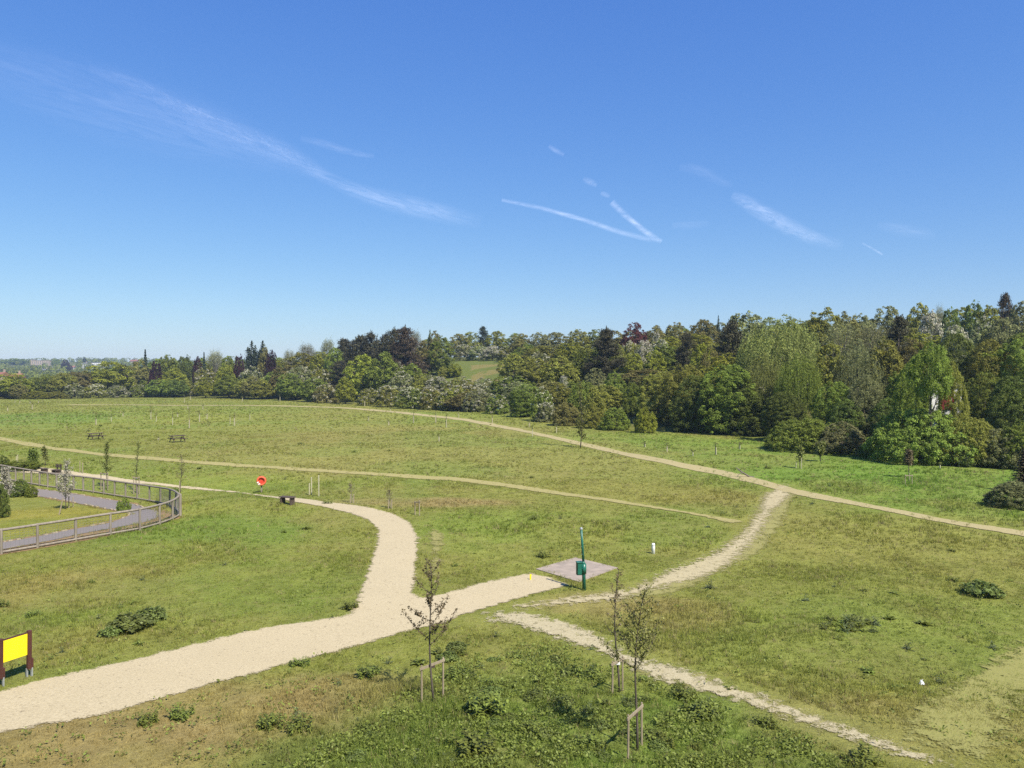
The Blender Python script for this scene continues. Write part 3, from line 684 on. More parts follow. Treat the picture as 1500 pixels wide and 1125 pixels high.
# ------------------------------------------------------------------ paths
def poly_world(pts): return [at(*p) for p in pts]
def densify(pts, step, closed=True, jit=0.0):
    out = []; n = len(pts)
    for i in range(n if closed else n - 1):
        a = np.array(pts[i]); b = np.array(pts[(i + 1) % n]); k = max(1, int(np.linalg.norm(b - a) / step))
        for q in range(k): out.append(a + (b - a) * q / k)
    if not closed: out.append(np.array(pts[-1]))
    return np.array(out)
def smooth_line(pts, it=2):
    p = np.array(pts, float)
    for _ in range(it):
        q = [p[0]]
        for i in range(len(p) - 1): q += [p[i] * .75 + p[i + 1] * .25, p[i] * .25 + p[i + 1] * .75]
        q.append(p[-1]); p = np.array(q)
    return p
def seg_dist(Q, A, B):
    Q = np.asarray(Q); out = np.full(len(Q), 1e9)
    for a, b in zip(A, B):
        ab = b - a; l2 = (ab * ab).sum() + 1e-9
        t = np.clip(((Q - a) * ab).sum(1) / l2, 0, 1); d = np.linalg.norm(Q - a - t[:, None] * ab, axis=1)
        out = np.minimum(out, d)
    return out
def inside(Q, poly):
    x, y = Q[:, 0], Q[:, 1]; c = np.zeros(len(Q), bool); n = len(poly)
    for i in range(n):
        x1, y1 = poly[i]; x2, y2 = poly[(i + 1) % n]
        if y1 == y2: continue
        m = ((y1 > y) != (y2 > y)) & (x < (x2 - x1) * (y - y1) / (y2 - y1) + x1); c ^= m
    return c
POLYS = []   # (boundary, keep probability of grass)
LINES = []   # (centre line, half width, keep probability)
def poly_sheet(name, pts, mat, lift=0.02, step=0.45, thick=None):
    b = densify(pts, step); n = len(b)
    lo, hi = b.min(0), b.max(0); g = np.stack(np.meshgrid(np.arange(lo[0], hi[0], step), np.arange(lo[1], hi[1], step)), -1).reshape(-1, 2)
    g = g + RNG.uniform(-.08, .08, g.shape)
    g = g[inside(g, b)]
    if len(g): g = g[seg_dist(g, b, np.roll(b, -1, 0)) > step * .4]
    allp = np.concatenate([b, g])
    vv, ee, ff, *_ = delaunay_2d_cdt([Vector(p) for p in allp], [(i, (i + 1) % n) for i in range(n)], [], 0, 1e-5)
    q = np.array([(v.x, v.y) for v in vv]); fa = np.array([list(f) for f in ff if len(f) == 3], int)
    cen = q[fa].mean(1); fa = fa[inside(cen, b)]
    e = seg_dist(q, b, np.roll(b, -1, 0))
    V = np.concatenate([q, (Hg(q[:, 0], q[:, 1]) + lift)[:, None]], 1)
    me = mesh_np(name, V, fa, mat, e, 'edge', True)
    o = link(name, me); return o
def strip(name, cpx, wid, mat, lift=0.03, world=False, m=9):
    c = np.array(cpx if world else [at(*p) for p in cpx], float)
    w = np.array(wid, float) if hasattr(wid, '__len__') else np.full(len(c), wid)
    c3 = smooth_line(np.column_stack([c, w]), 2)
    d = densify(c3, 0.5 if len(c3) < 4000 else 1, False); c, w = d[:, :2], d[:, 2]
    w = w * (0.8 + 0.4 * vnoise(np.arange(len(c)) * .17, 0 * w, 44))
    t = np.gradient(c, axis=0); t = t / np.maximum(np.linalg.norm(t, axis=1, keepdims=True), 1e-6); nn = np.column_stack([-t[:, 1], t[:, 0]])
    s = np.linspace(-1, 1, m)
    Q = c[:, None, :] + nn[:, None, :] * (w[:, None] / 2 * s[None, :])[:, :, None]
    e = (1 - np.abs(s))[None, :] * (w[:, None] / 2)
    al = np.concatenate([[0], np.cumsum(np.linalg.norm(np.diff(c, axis=0), axis=1))]); e = np.minimum(e, (np.minimum(al, al[-1] - al) * .45 + .03)[:, None])
    Q = Q.reshape(-1, 2); V = np.concatenate([Q, (Hg(Q[:, 0], Q[:, 1]) + lift)[:, None]], 1)
    i = np.arange(len(c) - 1)[:, None] * m + np.arange(m - 1)[None, :]; i = i.ravel()
    me = mesh_np(name, V, np.stack([i, i + 1, i + m + 1, i + m], 1), mat, e.ravel(), 'edge', True)
    LINES.append((c, w / 2, 0.45 if mat is M_DRY else (.25 if mat is M_MOWN else 0.88))); return link(name, me)

M_GRAVEL = path_mat('cream_gravel', (0.49, 0.41, 0.262), (0.37, 0.305, 0.186), (0.19, 0.15, 0.095), 0.5, 1.02, 2.6, 19)
M_CHALK = path_mat('trodden_chalk', (0.45, 0.385, 0.24), (0.34, 0.285, 0.16), (0.22, 0.19, 0.088), 1.3, 0.74, 3.6, 13, 2.9)
M_STONY = path_mat('trodden_stones', (0.45, 0.39, 0.255), (0.335, 0.285, 0.165), (0.22, 0.19, 0.088), 0.95, 0.74, 3.6, 13, 2.9)
M_THIN = path_mat('trodden_earth', (0.38, 0.32, 0.17), (0.30, 0.25, 0.12), (0.2, 0.17, 0.08), 0.45, 0.98, 1.2, 8)
M_DRY = path_mat('dry_trodden_grass', (0.275, 0.24, 0.092), (0.225, 0.21, 0.072), (0.16, 0.16, 0.05), 1.1, 0.62, 1.3, 10)
M_MOWN = path_mat('mown_straw', (0.255, 0.232, 0.082), (0.215, 0.208, 0.064), (0.16, 0.165, 0.048), 1.0, 0.74, 2.8, 10, 2.8)
M_LINE = path_mat('dry_grass_line', (0.335, 0.285, 0.125), (0.275, 0.24, 0.095), (0.2, 0.18, 0.065), 0.55, 0.86, 1.6, 9)
M_DIRT = path_mat('bare_earth', (0.26, 0.175, 0.085), (0.21, 0.14, 0.07), (0.14, 0.1, 0.05), 0.4, 0.86, 1.6, 14)

main = [(0, 1010), (60, 993), (150, 974), (250, 950), (330, 930), (400, 915), (470, 906), (503, 900), (514, 885), (526, 855), (536, 825), (546, 796), (548, 776), (535, 763), (510, 753), (470, 743), (430, 736), (405, 731), (375, 727), (345, 723), (310, 720), (270, 717), (200, 709), (130, 701), (60, 695), (-20, 691), (-140, 686), (-140, 676), (-20, 676), (50, 683), (130, 693), (200, 703), (270, 711), (310, 715), (345, 719), (385, 724), (430, 729), (480, 735), (540, 742), (580, 752), (605, 765), (617, 785), (618, 810), (615, 840), (613, 868), (622, 874), (660, 865), (700, 853), (740, 845), (775, 838), (810, 845), (842, 858), (800, 870), (760, 880), (720, 893), (690, 901), (650, 917), (600, 928), (560, 940), (500, 957), (440, 972), (380, 990), (320, 1005), (250, 1025), (170, 1048), (90, 1065), (0, 1079), (-120, 1100), (-120, 1035)]
mw = poly_world(main); POLYS.append(np.array(mw))
tag(poly_sheet('gravel_path', mw, M_GRAVEL, 0.025), 'wide cream gravel path curving across the meadow with a short branch to the slab', kind='structure')
tag(strip('worn_verge', [(820, 886), (905, 878), (950, 866), (995, 851), (1045, 832), (1083, 809), (1110, 782), (1128, 754), (1141, 728), (1150, 716)], [1.6, 2.4, 3.2, 3.4, 3.2, 3.2, 3.4, 3.8, 4.0, 3.0], M_DRY, 0.015), 'dry yellow verge worn beside the chalk path', kind='structure')
tag(strip('worn_verge', [(690, 905), (745, 904), (800, 915), (860, 938), (900, 958), (960, 982), (1030, 1004), (1100, 1025), (1170, 1049), (1230, 1070), (1290, 1092), (1350, 1110), (1430, 1135)], 2.4, M_DRY, 0.015), 'dry yellow verge worn beside the stony path', kind='structure')
tag(strip('chalk_path', [(690, 900), (760, 890), (830, 881), (905, 874), (945, 862), (990, 847), (1038, 828), (1076, 805), (1103, 778), (1122, 750), (1137, 727), (1153, 706)], [2.2, 2.6, 2.4, 2.5, 2.8, 2.9, 2.9, 2.8, 2.5, 2.6, 2.8, 2.4], M_CHALK), 'trodden chalk path climbing from the green post to the field corner', kind='structure')
tag(strip('meadow_path', [(100, 593), (180, 593), (260, 594), (350, 594), (430, 595), (500, 597), (560, 602), (600, 606), (680, 614), (760, 630), (850, 650), (930, 668), (1000, 682), (1060, 693), (1110, 706), (1150, 717), (1200, 728), (1280, 743), (1350, 757), (1420, 770), (1500, 782), (1600, 800)], [4.2] * 6 + [3.2] * 3 + [2.2] * 5 + [2.1, 2.2, 2.0, 1.9, 1.8, 1.6, 1.6, 1.6], M_THIN), 'thin pale trodden path along the far side of the meadow', kind='structure')
tag(strip('grass_path', [(-60, 632), (0, 642), (60, 655), (150, 666), (250, 675), (350, 682), (500, 692), (650, 700), (750, 712), (850, 727), (950, 742), (1040, 757), (1090, 769)], [2.2] * 8 + [1.6, 1.4, 1.3, 1.3, 1.5], M_LINE), 'faint dry trodden line through the grass across the middle of the meadow', kind='structure')
tag(strip('stony_path', [(664, 908), (745, 903), (800, 915), (860, 938), (900, 958), (960, 982), (1030, 1004), (1100, 1025), (1170, 1049), (1230, 1070), (1290, 1092), (1350, 1110), (1480, 1150)], [2.6, 3.0, 2.7, 2.3, 2.1, 2.0, 1.9, 1.9, 1.8, 1.8, 1.8, 1.7, 1.6], M_STONY), 'narrow stony trodden path running down to the bottom corner', kind='structure')
tag(strip('mown_path', [(1560, 935), (1480, 985), (1425, 1035), (1390, 1075), (1370, 1140)], [3.3, 3.1, 3.0, 3.2, 3.4], M_MOWN), 'wide yellow mown strip at the bottom right corner', kind='structure')
for pts_, w_ in (([(60, 652), (100, 648), (135, 643.5), (165, 643), (205, 647), (240, 650), (285, 644)], 1.6), ([(165, 659), (200, 655), (235, 649.5), (260, 647), (288, 644)], 1.5)):
    tag(strip('grass_path', pts_, w_, M_DRY), 'faint dry track looping past the picnic tables', kind='structure', group='picnic tracks')
tag(strip('grass_path', [(618, 752), (636, 775), (640, 805), (637, 835), (634, 862)], [1.2, 2.2, 2.4, 2.2, 1.2], M_DRY), 'dry trodden verge beside the upright stretch of gravel path', kind='structure')
# fenced tarmac path
tar = [(-130, 812), (0, 796), (53, 787), (107, 776), (163, 766), (187, 757), (192, 754), (184, 750.5), (163, 747), (144, 743.5), (107, 736), (80, 731), (53, 727), (0, 718), (-90, 708), (-90, 700), (0, 709), (57, 717), (80, 719.5), (107, 723.5), (160, 732), (203, 740), (227, 747), (236, 752), (234, 757), (213, 765), (171, 773.5), (107, 785), (53, 796.5), (0, 806), (-130, 828)]
tw = poly_world(tar); POLYS.append(np.array(tw))
dirt = [(-130, 806), (0, 792), (53, 783.5), (107, 773), (158, 763), (180, 756), (186, 753.5), (180, 751.5), (158, 748.5), (107, 738.5), (53, 729), (0, 720), (-90, 710), (-90, 698), (0, 707), (57, 714.5), (107, 721), (160, 729), (207, 737), (235, 745), (262, 751), (274, 757), (262, 762), (236, 769), (206, 778), (162, 786), (111, 796), (55, 806), (0, 815), (-130, 834)]
dw = poly_world(dirt)
tag(poly_sheet('dirt_verge', dw, M_DIRT, 0.015), 'bare brown earth verge under the timber fence', kind='structure')
tag(poly_sheet('tarmac_path', tw, M_TARMAC, 0.03), 'grey tarmac path turning a tight bend inside the timber fence', kind='structure')
mb = MB()
for line in ([(0, 709), (57, 717), (80, 719.5), (107, 723.5), (160, 732), (203, 740), (227, 747)], [(53, 727), (80, 731), (107, 736), (144, 743.5), (163, 747), (184, 750.5), (191, 753.5), (187, 757), (163, 766), (107, 776), (53, 787), (0, 796)]):
    d = densify(smooth_line([at(*p) for p in line]), .95, False)
    for a, b in zip(d[:-1], d[1:]):
        if random.random() < .35: continue
        c = (a + b) / 2; v = b - a
        mb.box((c[0], c[1], hz(*c) + .03), (np.linalg.norm(v) * random.uniform(.3, .6), .10, .09), (v[0], v[1], 0))
tag(link('path_edging', mb.mesh('path_edging', M_EDGE)), 'pale edging stones lining the grey tarmac path', kind='structure')
# concrete slab
sl = [at(785, 834), at(843, 817), at(905, 832), at(848, 853)]
mb = MB(); n = 14
sq = [np.array(p) for p in sl]
grid = []
for i in range(n + 1):
    for j in range(n + 1):
        u, v = i / n, j / n; p = (sq[0] * (1 - u) + sq[1] * u) * (1 - v) + (sq[3] * (1 - u) + sq[2] * u) * v; grid.append(p)
g = np.array(grid); zt = max(Hg(g[:, 0], g[:, 1]).max() + .02, 0)
zz = Hg(g[:, 0], g[:, 1]); A_ = np.column_stack([g, np.ones(len(g))]); co = np.linalg.lstsq(A_, zz, rcond=None)[0]; pl = A_ @ co; pl = pl + (zz - pl).max() + .02
ring = [0, n * (n + 1), n * (n + 1) + n, n]
top = [(g[i][0], g[i][1], pl[i]) for i in ring]; bot = [(g[i][0], g[i][1], pl[i] - .35) for i in ring]
mb.add(top + bot, [(0, 1, 2, 3), (7, 6, 5, 4), (0, 4, 5, 1), (1, 5, 6, 2), (2, 6, 7, 3), (3, 7, 4, 0)])
slab_me = mb.mesh('concrete_pad', M_CONC); slab_me.update()
tag(link('concrete_pad', slab_me), 'square pinkish concrete slab at the end of the gravel branch', kind='structure')
POLYS.append(np.array(sl)); 

# ------------------------------------------------------------------ ground colour
REG = [  # px, py, rx, ry (metres), colour, weight
 (330, 1050, 5.2, 3.0, (0.22, 0.168, 0.092), .72), (120, 1105, 5, 2.2, (0.21, 0.16, 0.088), .7), (520, 1020, 3.2, 1.8, (0.22, 0.168, 0.095), .65), (640, 1010, 1.5, .8, (0.2, 0.14, .07), .5),
 (800, 1060, 7, 4.2, (0.105, 0.150, 0.036), .75), (560, 1115, 5, 1.8, (0.10, 0.14, .035), .6), (1020, 1090, 5, 3, (0.105, 0.150, 0.036), .7),
 (1150, 880, 9, 7, (0.150, 0.165, 0.045), .6), (1330, 930, 6, 5, (0.125, 0.165, 0.04), .55), (1000, 950, 5, 4, (.135, .165, .042), .5), (1300, 1060, 4, 2, (.21, .185, .08), .6),
 (1320, 700, 20, 13, (0.100, 0.172, 0.030), .9), (1100, 660, 22, 14, (0.112, 0.172, 0.036), .8), (1450, 760, 10, 6, (0.115, 0.172, 0.034), .7), (900, 645, 20, 14, (.13, .175, .04), .7), (700, 608, 30, 14, (.15, .175, .045), .7),
 (1300, 790, 13, 8, (0.175, 0.170, 0.055), .7), (1000, 720, 14, 9, (0.175, 0.165, 0.055), .7), (700, 670, 30, 20, (0.172, 0.168, 0.060), .75), (450, 655, 26, 20, (0.168, 0.166, 0.058), .7), (620, 635, 26, 18, (.18, .165, .066), .6),
 (160, 610, 30, 30, (0.165, 0.180, 0.045), .8), (60, 612, 20, 30, (0.110, 0.158, 0.042), .8), (300, 600, 34, 26, (0.145, 0.168, 0.045), .7),
 (760, 770, 7, 5, (0.130, 0.170, 0.038), .7), (680, 790, 4, 4, (.135, .172, .038), .6), (900, 780, 6, 4, (.16, .165, .05), .6),
 (300, 780, 7, 6, (0.110, 0.160, 0.034), .75), (200, 830, 8, 5, (0.155, 0.160, 0.045), .5), (90, 860, 7, 3, (0.20, 0.165, 0.07), .6), (420, 850, 5, 5, (0.135, 0.160, 0.04), .6), (130, 940, 5, 2, (.19, .165, .06), .6),
 (600, 735, 8, 2.2, (0.22, 0.165, 0.095), .8), (560, 720, 9, 3, (.18, .165, .06), .6), (330, 712, 16, 4, (.14, .175, .038), .6),
 (60, 760, 8, 6, (0.185, 0.170, 0.040), .9), (130, 750, 7, 4, (0.185, 0.172, 0.042), .9), (960, 900, 3, 2, (.19, .165, .07), .6), (870, 885, 3, 1.4, (.2, .17, .075), .7), (1060, 730, 5, 5, (.185, .17, .06), .5),
]
REGW = []
for (px, py, rx, ry, c, w) in REG:
    x, y = at(px, py); REGW.append((x, y, rx, ry, np.array(c), w))
def colour(x, y):
    x = np.asarray(x, float); y = np.asarray(y, float)
    base = np.array([0.150, 0.160, 0.046]); C = np.repeat(base[None], len(x), 0)
    wob = (fbm(x / 3.0, y / 3.0, 61, 4) - .5) * 1.6
    for (cx, cy, rx, ry, c, w) in REGW:
        d = np.sqrt(((x - cx) / rx) ** 2 + ((y - cy) / ry) ** 2) + wob * .5
        k = (w * (1 - sstep(.55, 1.15, d)))[:, None]; C = C * (1 - k) + c * k
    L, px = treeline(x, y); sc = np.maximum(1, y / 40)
    n1 = fbm(x / (2.2 * sc), y / (2.2 * sc), 71, 4); n2 = fbm(x / 9, y / 13, 81, 4); n3 = fbm(x / 0.7, y / 0.7, 91, 3)
    k = sstep(.52, .72, n2)[:, None] * .36; C = C * (1 - k) + np.array([.105, .158, .034]) * k
    k = sstep(.52, .72, n1)[:, None] * .18; C = C * (1 - k) + np.array([.215, .180, .078]) * k
    k = sstep(.55, .75, fbm(x / 5, y / 7, 131, 3))[:, None] * .16; C = C * (1 - k) + np.array([.20, .165, .075]) * k
    C = C * (0.78 + .44 * n3)[:, None]
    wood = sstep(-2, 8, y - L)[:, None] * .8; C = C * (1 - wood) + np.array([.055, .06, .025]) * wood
    clr = ((px > 600) & (px < 760) & (y - L > 34) & (y - L < 132)) | ((px > 893) & (px < 950) & (y - L > 16) & (y - L < 80))
    C[clr] = np.array([.098, .118, .034]) * (0.7 + .6 * n1[clr])[:, None]
    br = clr & (px > 690) & (px < 740) & (y - L < 95) & (n2 > .42); C[br] = np.array([.145, .125, .055])
    pt = clr & (px > 893) & (px < 950) & (y - L < 34) & (n1 > .45); C[pt] = np.array([.19, .15, .095])
    return C * np.array([1.23, 1.21, .84])

gv = np.stack([GX.ravel(), GY.ravel(), GZ.ravel()], 1); nx, ny = len(XS), len(YS)
ii = (np.arange(ny - 1)[:, None] * nx + np.arange(nx - 1)[None, :]).ravel()
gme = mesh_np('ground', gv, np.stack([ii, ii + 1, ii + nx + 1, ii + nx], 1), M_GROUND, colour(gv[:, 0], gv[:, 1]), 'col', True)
tag(link('ground', gme), 'rough grassy meadow ground rising to a wooded hill', kind='structure')

# ------------------------------------------------------------------ grass
def keep_mask(Q):
    k = np.ones(len(Q), bool)
    for b in POLYS:
        lo, hi = b.min(0), b.max(0); m = (Q > lo).all(1) & (Q < hi).all(1); idx = np.nonzero(m)[0]
        if not len(idx): continue
        sub = Q[idx]; ins = inside(sub, b); d = seg_dist(sub, b, np.roll(b, -1, 0))
        # the rim keeps a ragged fringe
        kill = ins & (d > 0.05 + .22 * vnoise(sub[:, 0] * 1.7, sub[:, 1] * 1.7, 9)); k[idx[kill]] = False
    for c, hw, kp in LINES:
        lo, hi = c.min(0) - 3, c.max(0) + 3; m = (Q > lo).all(1) & (Q < hi).all(1); idx = np.nonzero(m)[0]
        if not len(idx): continue
        sub = Q[idx]; st = max(1, len(c) // 160); cc = c[::st]; d = seg_dist(sub, cc[:-1], cc[1:])
        h = float(np.mean(hw)); k[idx[(d < h * np.where(sub[:, 1] > 140, 2.0, np.where(sub[:, 1] > 90, 1.4, .8))) & (RNG.random(len(idx)) < kp)]] = False
    return k
TALL = [(at(800, 1075), 6.5, 4.2, 2.3), (at(620, 1110), 4, 1.6, 2.0), (at(1020, 1095), 4.5, 2.6, 2.0), (at(310, 730), 5, 3, 1.6), (at(400, 745), 3, 2, 1.4), (at(990, 930), 4, 3.5, 1.5), (at(1320, 705), 16, 8, 1.7), (at(1480, 770), 9, 5, 1.7), (at(300, 790), 4, 3, 1.5), (at(760, 770), 6, 3, 1.5), (at(160, 605), 26, 24, 1.4)]
def tallness(x, y):
    t = np.ones(len(x)); wob = fbm(x / 1.6, y / 1.6, 33, 3) - .5
    for (c, rx, ry, k) in TALL:
        d = np.sqrt(((x - c[0]) / rx) ** 2 + ((y - c[1]) / ry) ** 2) + wob * 1.2
        t = np.maximum(t, 1 + (k - 1) * (1 - sstep(.5, 1.15, d)))
    return t
def grass_zone(y0, y1, dens, hgt, wid, nb, sx=0.80):
    w0 = sx * y1; n = int(dens * (y1 - y0) * 2 * w0)
    y = RNG.uniform(y0, y1, n); x = RNG.uniform(-w0, w0, n); m = np.abs(x) < sx * y + 1.5; x, y = x[m], y[m]
    L, px = treeline(x, y); m = y < L + 1; x, y = x[m], y[m]
    patch = fbm(x / 2.4, y / 2.4, 51, 3); m = RNG.random(len(x)) < .6 + .4 * sstep(.35, .65, patch); x, y, patch = x[m], y[m], patch[m]
    Q = np.column_stack([x, y]); m = keep_mask(Q); x, y, patch, Q = x[m], y[m], patch[m], Q[m]
    # mown lawn inside the fence
    lawn = inside(Q, np.array(poly_world([(-130, 806), (0, 792), (107, 773), (180, 756), (180, 751), (107, 738), (0, 720), (-90, 705)])))
    n = len(x); th = hgt * (0.5 + .55 * sstep(.4, .8, patch)) * np.where(lawn, .35, 1) * tallness(x, y)
    C = colour(x, y); C = C * RNG.uniform(.75, 1.35, (n, 1))
    st = RNG.random(n) < .10; C[st] = np.array([.27, .225, .10]) * RNG.uniform(.7, 1.2, (st.sum(), 1))
    z = Hg(x, y)
    B = np.repeat(np.stack([x, y, z], 1), nb, 0) + np.column_stack([RNG.normal(size=(n * nb, 2)) * (hgt * .42), np.zeros(n * nb)])
    hb = np.repeat(th, nb) * RNG.uniform(.5, 1.35, n * nb); a = RNG.random(n * nb) * 6.28
    la = RNG.random(n * nb) * 6.28; lean = hb * RNG.uniform(.15, .95, n * nb)
    side = np.column_stack([np.cos(a), np.sin(a), 0 * a]) * (wid * RNG.uniform(.6, 1.3, n * nb))[:, None] * .5
    tip = B + np.column_stack([np.cos(la) * lean, np.sin(la) * lean, hb])
    V = np.stack([B - side - [0, 0, .02], B + side - [0, 0, .02], tip], 1).reshape(-1, 3)
    cb = np.repeat(C, nb, 0) * RNG.uniform(.8, 1.25, (n * nb, 1)) * 1.22
    return V, np.repeat(cb, 3, 0)
zs = [grass_zone(11.5, 20, 120, .105, .016, 8), grass_zone(20, 34, 62, .11, .020, 8), grass_zone(34, 60, 20, .13, .032, 8), grass_zone(60, 110, 6.0, .15, .06, 8), grass_zone(110, 290, 1.2, .20, .13, 8)]
V = np.concatenate([z[0] for z in zs]); Cc = np.concatenate([z[1] for z in zs])
tag(link('grass', mesh_np('grass', V, np.arange(len(V)).reshape(-1, 3), M_GRASS, Cc, 'col')), 'rough tufted grass covering the meadow', 'grass', kind='stuff')

# ------------------------------------------------------------------ weeds
def leaf_strip(root, az, ln, wd, rise, droop, segs=4):
    d = np.array([math.cos(az), math.sin(az), 0]); s = np.array([-math.sin(az), math.cos(az), 0]); V = []
    for k in range(segs + 1):
        t = k / segs; c = root + d * ln * t * math.cos(rise) + np.array([0, 0, 1]) * (ln * t * math.sin(rise) - droop * ln * t * t)
        w = wd * math.sin(math.pi * (0.12 + .86 * t)) * .5
        V += [c - s * w + [0, 0, w * .35], c, c + s * w + [0, 0, w * .35]]
    FA = []
    for k in range(segs):
        b = k * 3; FA += [(b, b + 1, b + 4, b + 3), (b + 1, b + 2, b + 5, b + 4)]
    return np.array(V), np.array(FA)
def weed_mesh(kind, r):
    parts = []
    if kind == 'dock':
        for k in range(22):
            v, f = leaf_strip(np.array([*r.normal(0, .05, 2), 0.0]), r.random() * 6.28, r.uniform(.28, .55), r.uniform(.09, .15), r.uniform(.35, 1.35), r.uniform(.2, .7)); parts.append((v, f, np.full(len(v), r.random())))
        for k in range(3):
            b = r.normal(0, .05, 2); n = 26; p = np.column_stack([b[0] + r.normal(0, .03, n), b[1] + r.normal(0, .03, n), r.uniform(.02, .75, n)])
            parts.append(leaves(p, r.normal(size=(n, 3)), .05 * np.ones(n), .6, r.random(n), r))
    elif kind == 'nettle':
        for k in range(26):
            b = r.normal(0, .22, 2); hh = r.uniform(.35, .75); ln = r.normal(0, .1, 2)
            v, f = leaf_strip(np.zeros(3), math.atan2(b[1], b[0]), float(np.hypot(*b)) + .04, .02, .05, -.1, 2); parts.append((v, f, np.full(len(v), .3)))
            for z in np.linspace(.08, 1, 7):
                for q in range(3):
                    v, f = leaf_strip(np.array([b[0] + ln[0] * z, b[1] + ln[1] * z, hh * z]), r.random() * 6.28, r.uniform(.09, .17) * (1.2 - .5 * z), .065, r.uniform(-.1, .7), .5, 2); parts.append((v, f, np.full(len(v), r.random())))
    elif kind == 'mallow':
        n = 1000; a = r.random(n) * 6.28; rr = .62 * np.sqrt(r.random(n)); rr = rr * (.65 + .6 * vnoise(np.cos(a) * 1.5 + 3, np.sin(a) * 1.5, int(r.integers(1, 99)))); hh = .40 * np.maximum(.1, 1 - (rr / .66) ** 2) * r.uniform(.35, 1.1, n) + .04 + .3 * vnoise(np.cos(a) * rr * 9, np.sin(a) * rr * 9, 3)
        p = np.column_stack([np.cos(a) * rr, np.sin(a) * rr, hh]); nm = np.column_stack([np.cos(a) * rr * 1.1, np.sin(a) * rr * 1.1, np.full(n, .8)]) + r.normal(size=(n, 3)) * .45
        parts.append(leaves(p, nm, .095 * np.ones(n), .9, r.random(n), r))
    else:  # thistle
        for k in range(15):
            v, f = leaf_strip(np.zeros(3), r.random() * 6.28, r.uniform(.2, .42), r.uniform(.05, .09), r.uniform(.25, 1.2), r.uniform(.1, .5)); parts.append((v, f, np.full(len(v), r.random())))
        n = 40; p = np.column_stack([r.normal(0, .05, n), r.normal(0, .05, n), r.uniform(.0, .5, n)])
        parts.append(leaves(p, r.normal(size=(n, 3)), .09 * np.ones(n), .4, r.random(n), r))
    return cat(parts)
rw = np.random.default_rng(5)
WE = {k: [mesh_np(k + '_plant', *(lambda c: (c[0], c[1]))(c), m, c[2], 'var') for c in [weed_mesh(k, rw) for _ in range(3)]] for k, m in (('dock', M_WEED), ('nettle', M_WEED), ('mallow', M_WEEDD), ('thistle', M_WEEDB))}
WSIZE = {'dock': .9, 'nettle': .85, 'mallow': 1.2, 'thistle': .7}
def weed(px, py, wpx, kind, label, group=None, hs=.62):
    x, y = at(px, py); s = wpx / F * y / WSIZE[kind]
    o = link(kind + '_plant', random.choice(WE[kind]), None, (x, y, hz(x, y) - .02)); o.scale = (s, s, s * hs); o.rotation_euler = (0, 0, random.uniform(0, 6.28))
    return tag(o, label, 'weed', group)
WL = [(190, 922, 66, 'mallow', 'largest dark leafy clump in the grass right of the yellow board'), (222, 906, 48, 'mallow', 'dark leafy clump touching the upper right of the largest clump'), (164, 930, 40, 'mallow', 'dark leafy clump touching the lower left of the largest clump'), (177, 890, 18, 'thistle', 'small upright weed just above the largest dark leafy clump'), (3, 888, 20, 'nettle', 'dark weed cut by the photo edge above the yellow board'),
 (612, 972, 44, 'dock', 'broad-leaved dock behind the stakes of the leftmost sapling'), (642, 958, 40, 'dock', 'dock growing behind the crossbar of the leftmost sapling'), (570, 972, 24, 'thistle', 'small thistle left of the leftmost sapling stakes'), (543, 990, 34, 'nettle', 'bushy weed at the dry grass edge left of the leftmost sapling'),
 (716, 1042, 62, 'nettle', 'large bluish nettle clump right of the leftmost sapling'), (684, 992, 44, 'dock', 'dock just right of the leftmost sapling stakes'), (592, 1020, 26, 'dock', 'dock low on the left of the leftmost sapling stakes'),
 (397, 1062, 38, 'nettle', 'left one of the two bushy weeds on the dry ground'), (440, 1068, 38, 'nettle', 'right one of the two bushy weeds on the dry ground'), (492, 1044, 24, 'thistle', 'low bluish weed on dry ground right of the two bushy weeds'), (213, 1060, 32, 'nettle', 'dark weed at the lower edge of the gravel path'), (264, 1050, 34, 'nettle', 'taller dark weed at the lower edge of the gravel path'),
 (1040, 862, 28, 'thistle', 'bluish weed in the bank right of the chalk path'), (1440, 872, 60, 'mallow', 'dark leafy clump alone near the right edge of the meadow'),  (1356, 915, 40, 'dock', 'weed clump alone, right of the biggest weed patch'), (1272, 984, 36, 'dock', 'loose weed below the biggest weed patch'), (1262, 1117, 44, 'nettle', 'dark weed tuft below the stony path at the bottom'), (1376, 1000, 26, 'thistle', 'thistle right of the white litter'), (1180, 880, 26, 'thistle', 'small thistle up the slope from the biggest weed patch'), (1310, 870, 24, 'dock', 'small dock midway between the weed patch and the lone dark clump'),
 (700, 1105, 60, 'nettle', 'nettle clump at the bottom, below the large bluish clump'), (970, 1062, 54, 'dock', 'dock right of the stakes of the nearest sapling'), (850, 985, 46, 'dock', 'dock left of the middle sapling'), (790, 1000, 46, 'dock', 'dock midway between the leftmost and middle saplings'), (1025, 1050, 46, 'nettle', 'nettle between the nearest sapling and the stony path'), (1070, 1010, 32, 'dock', 'dock on the lower edge of the stony path'), (885, 1032, 44, 'dock', 'dock below the middle sapling stakes'), (480, 738, 12, 'nettle', 'dark weed beside the gravel path near the three pale stakes'), (440, 705, 6, 'nettle', 'dark round weed in the grass left of the three pale stakes'), (148, 624, 6, 'nettle', 'dark tuft above the left picnic table'), (130, 632, 6, 'nettle', 'dark tuft just left above the left picnic table'), (450, 775, 26, 'dock', 'dark weed inside the bend of the gravel path'), (415, 780, 20, 'dock', 'dark weed inside the path bend, further from the gravel')]
for a in WL: weed(*a)
rp = random.Random(12)
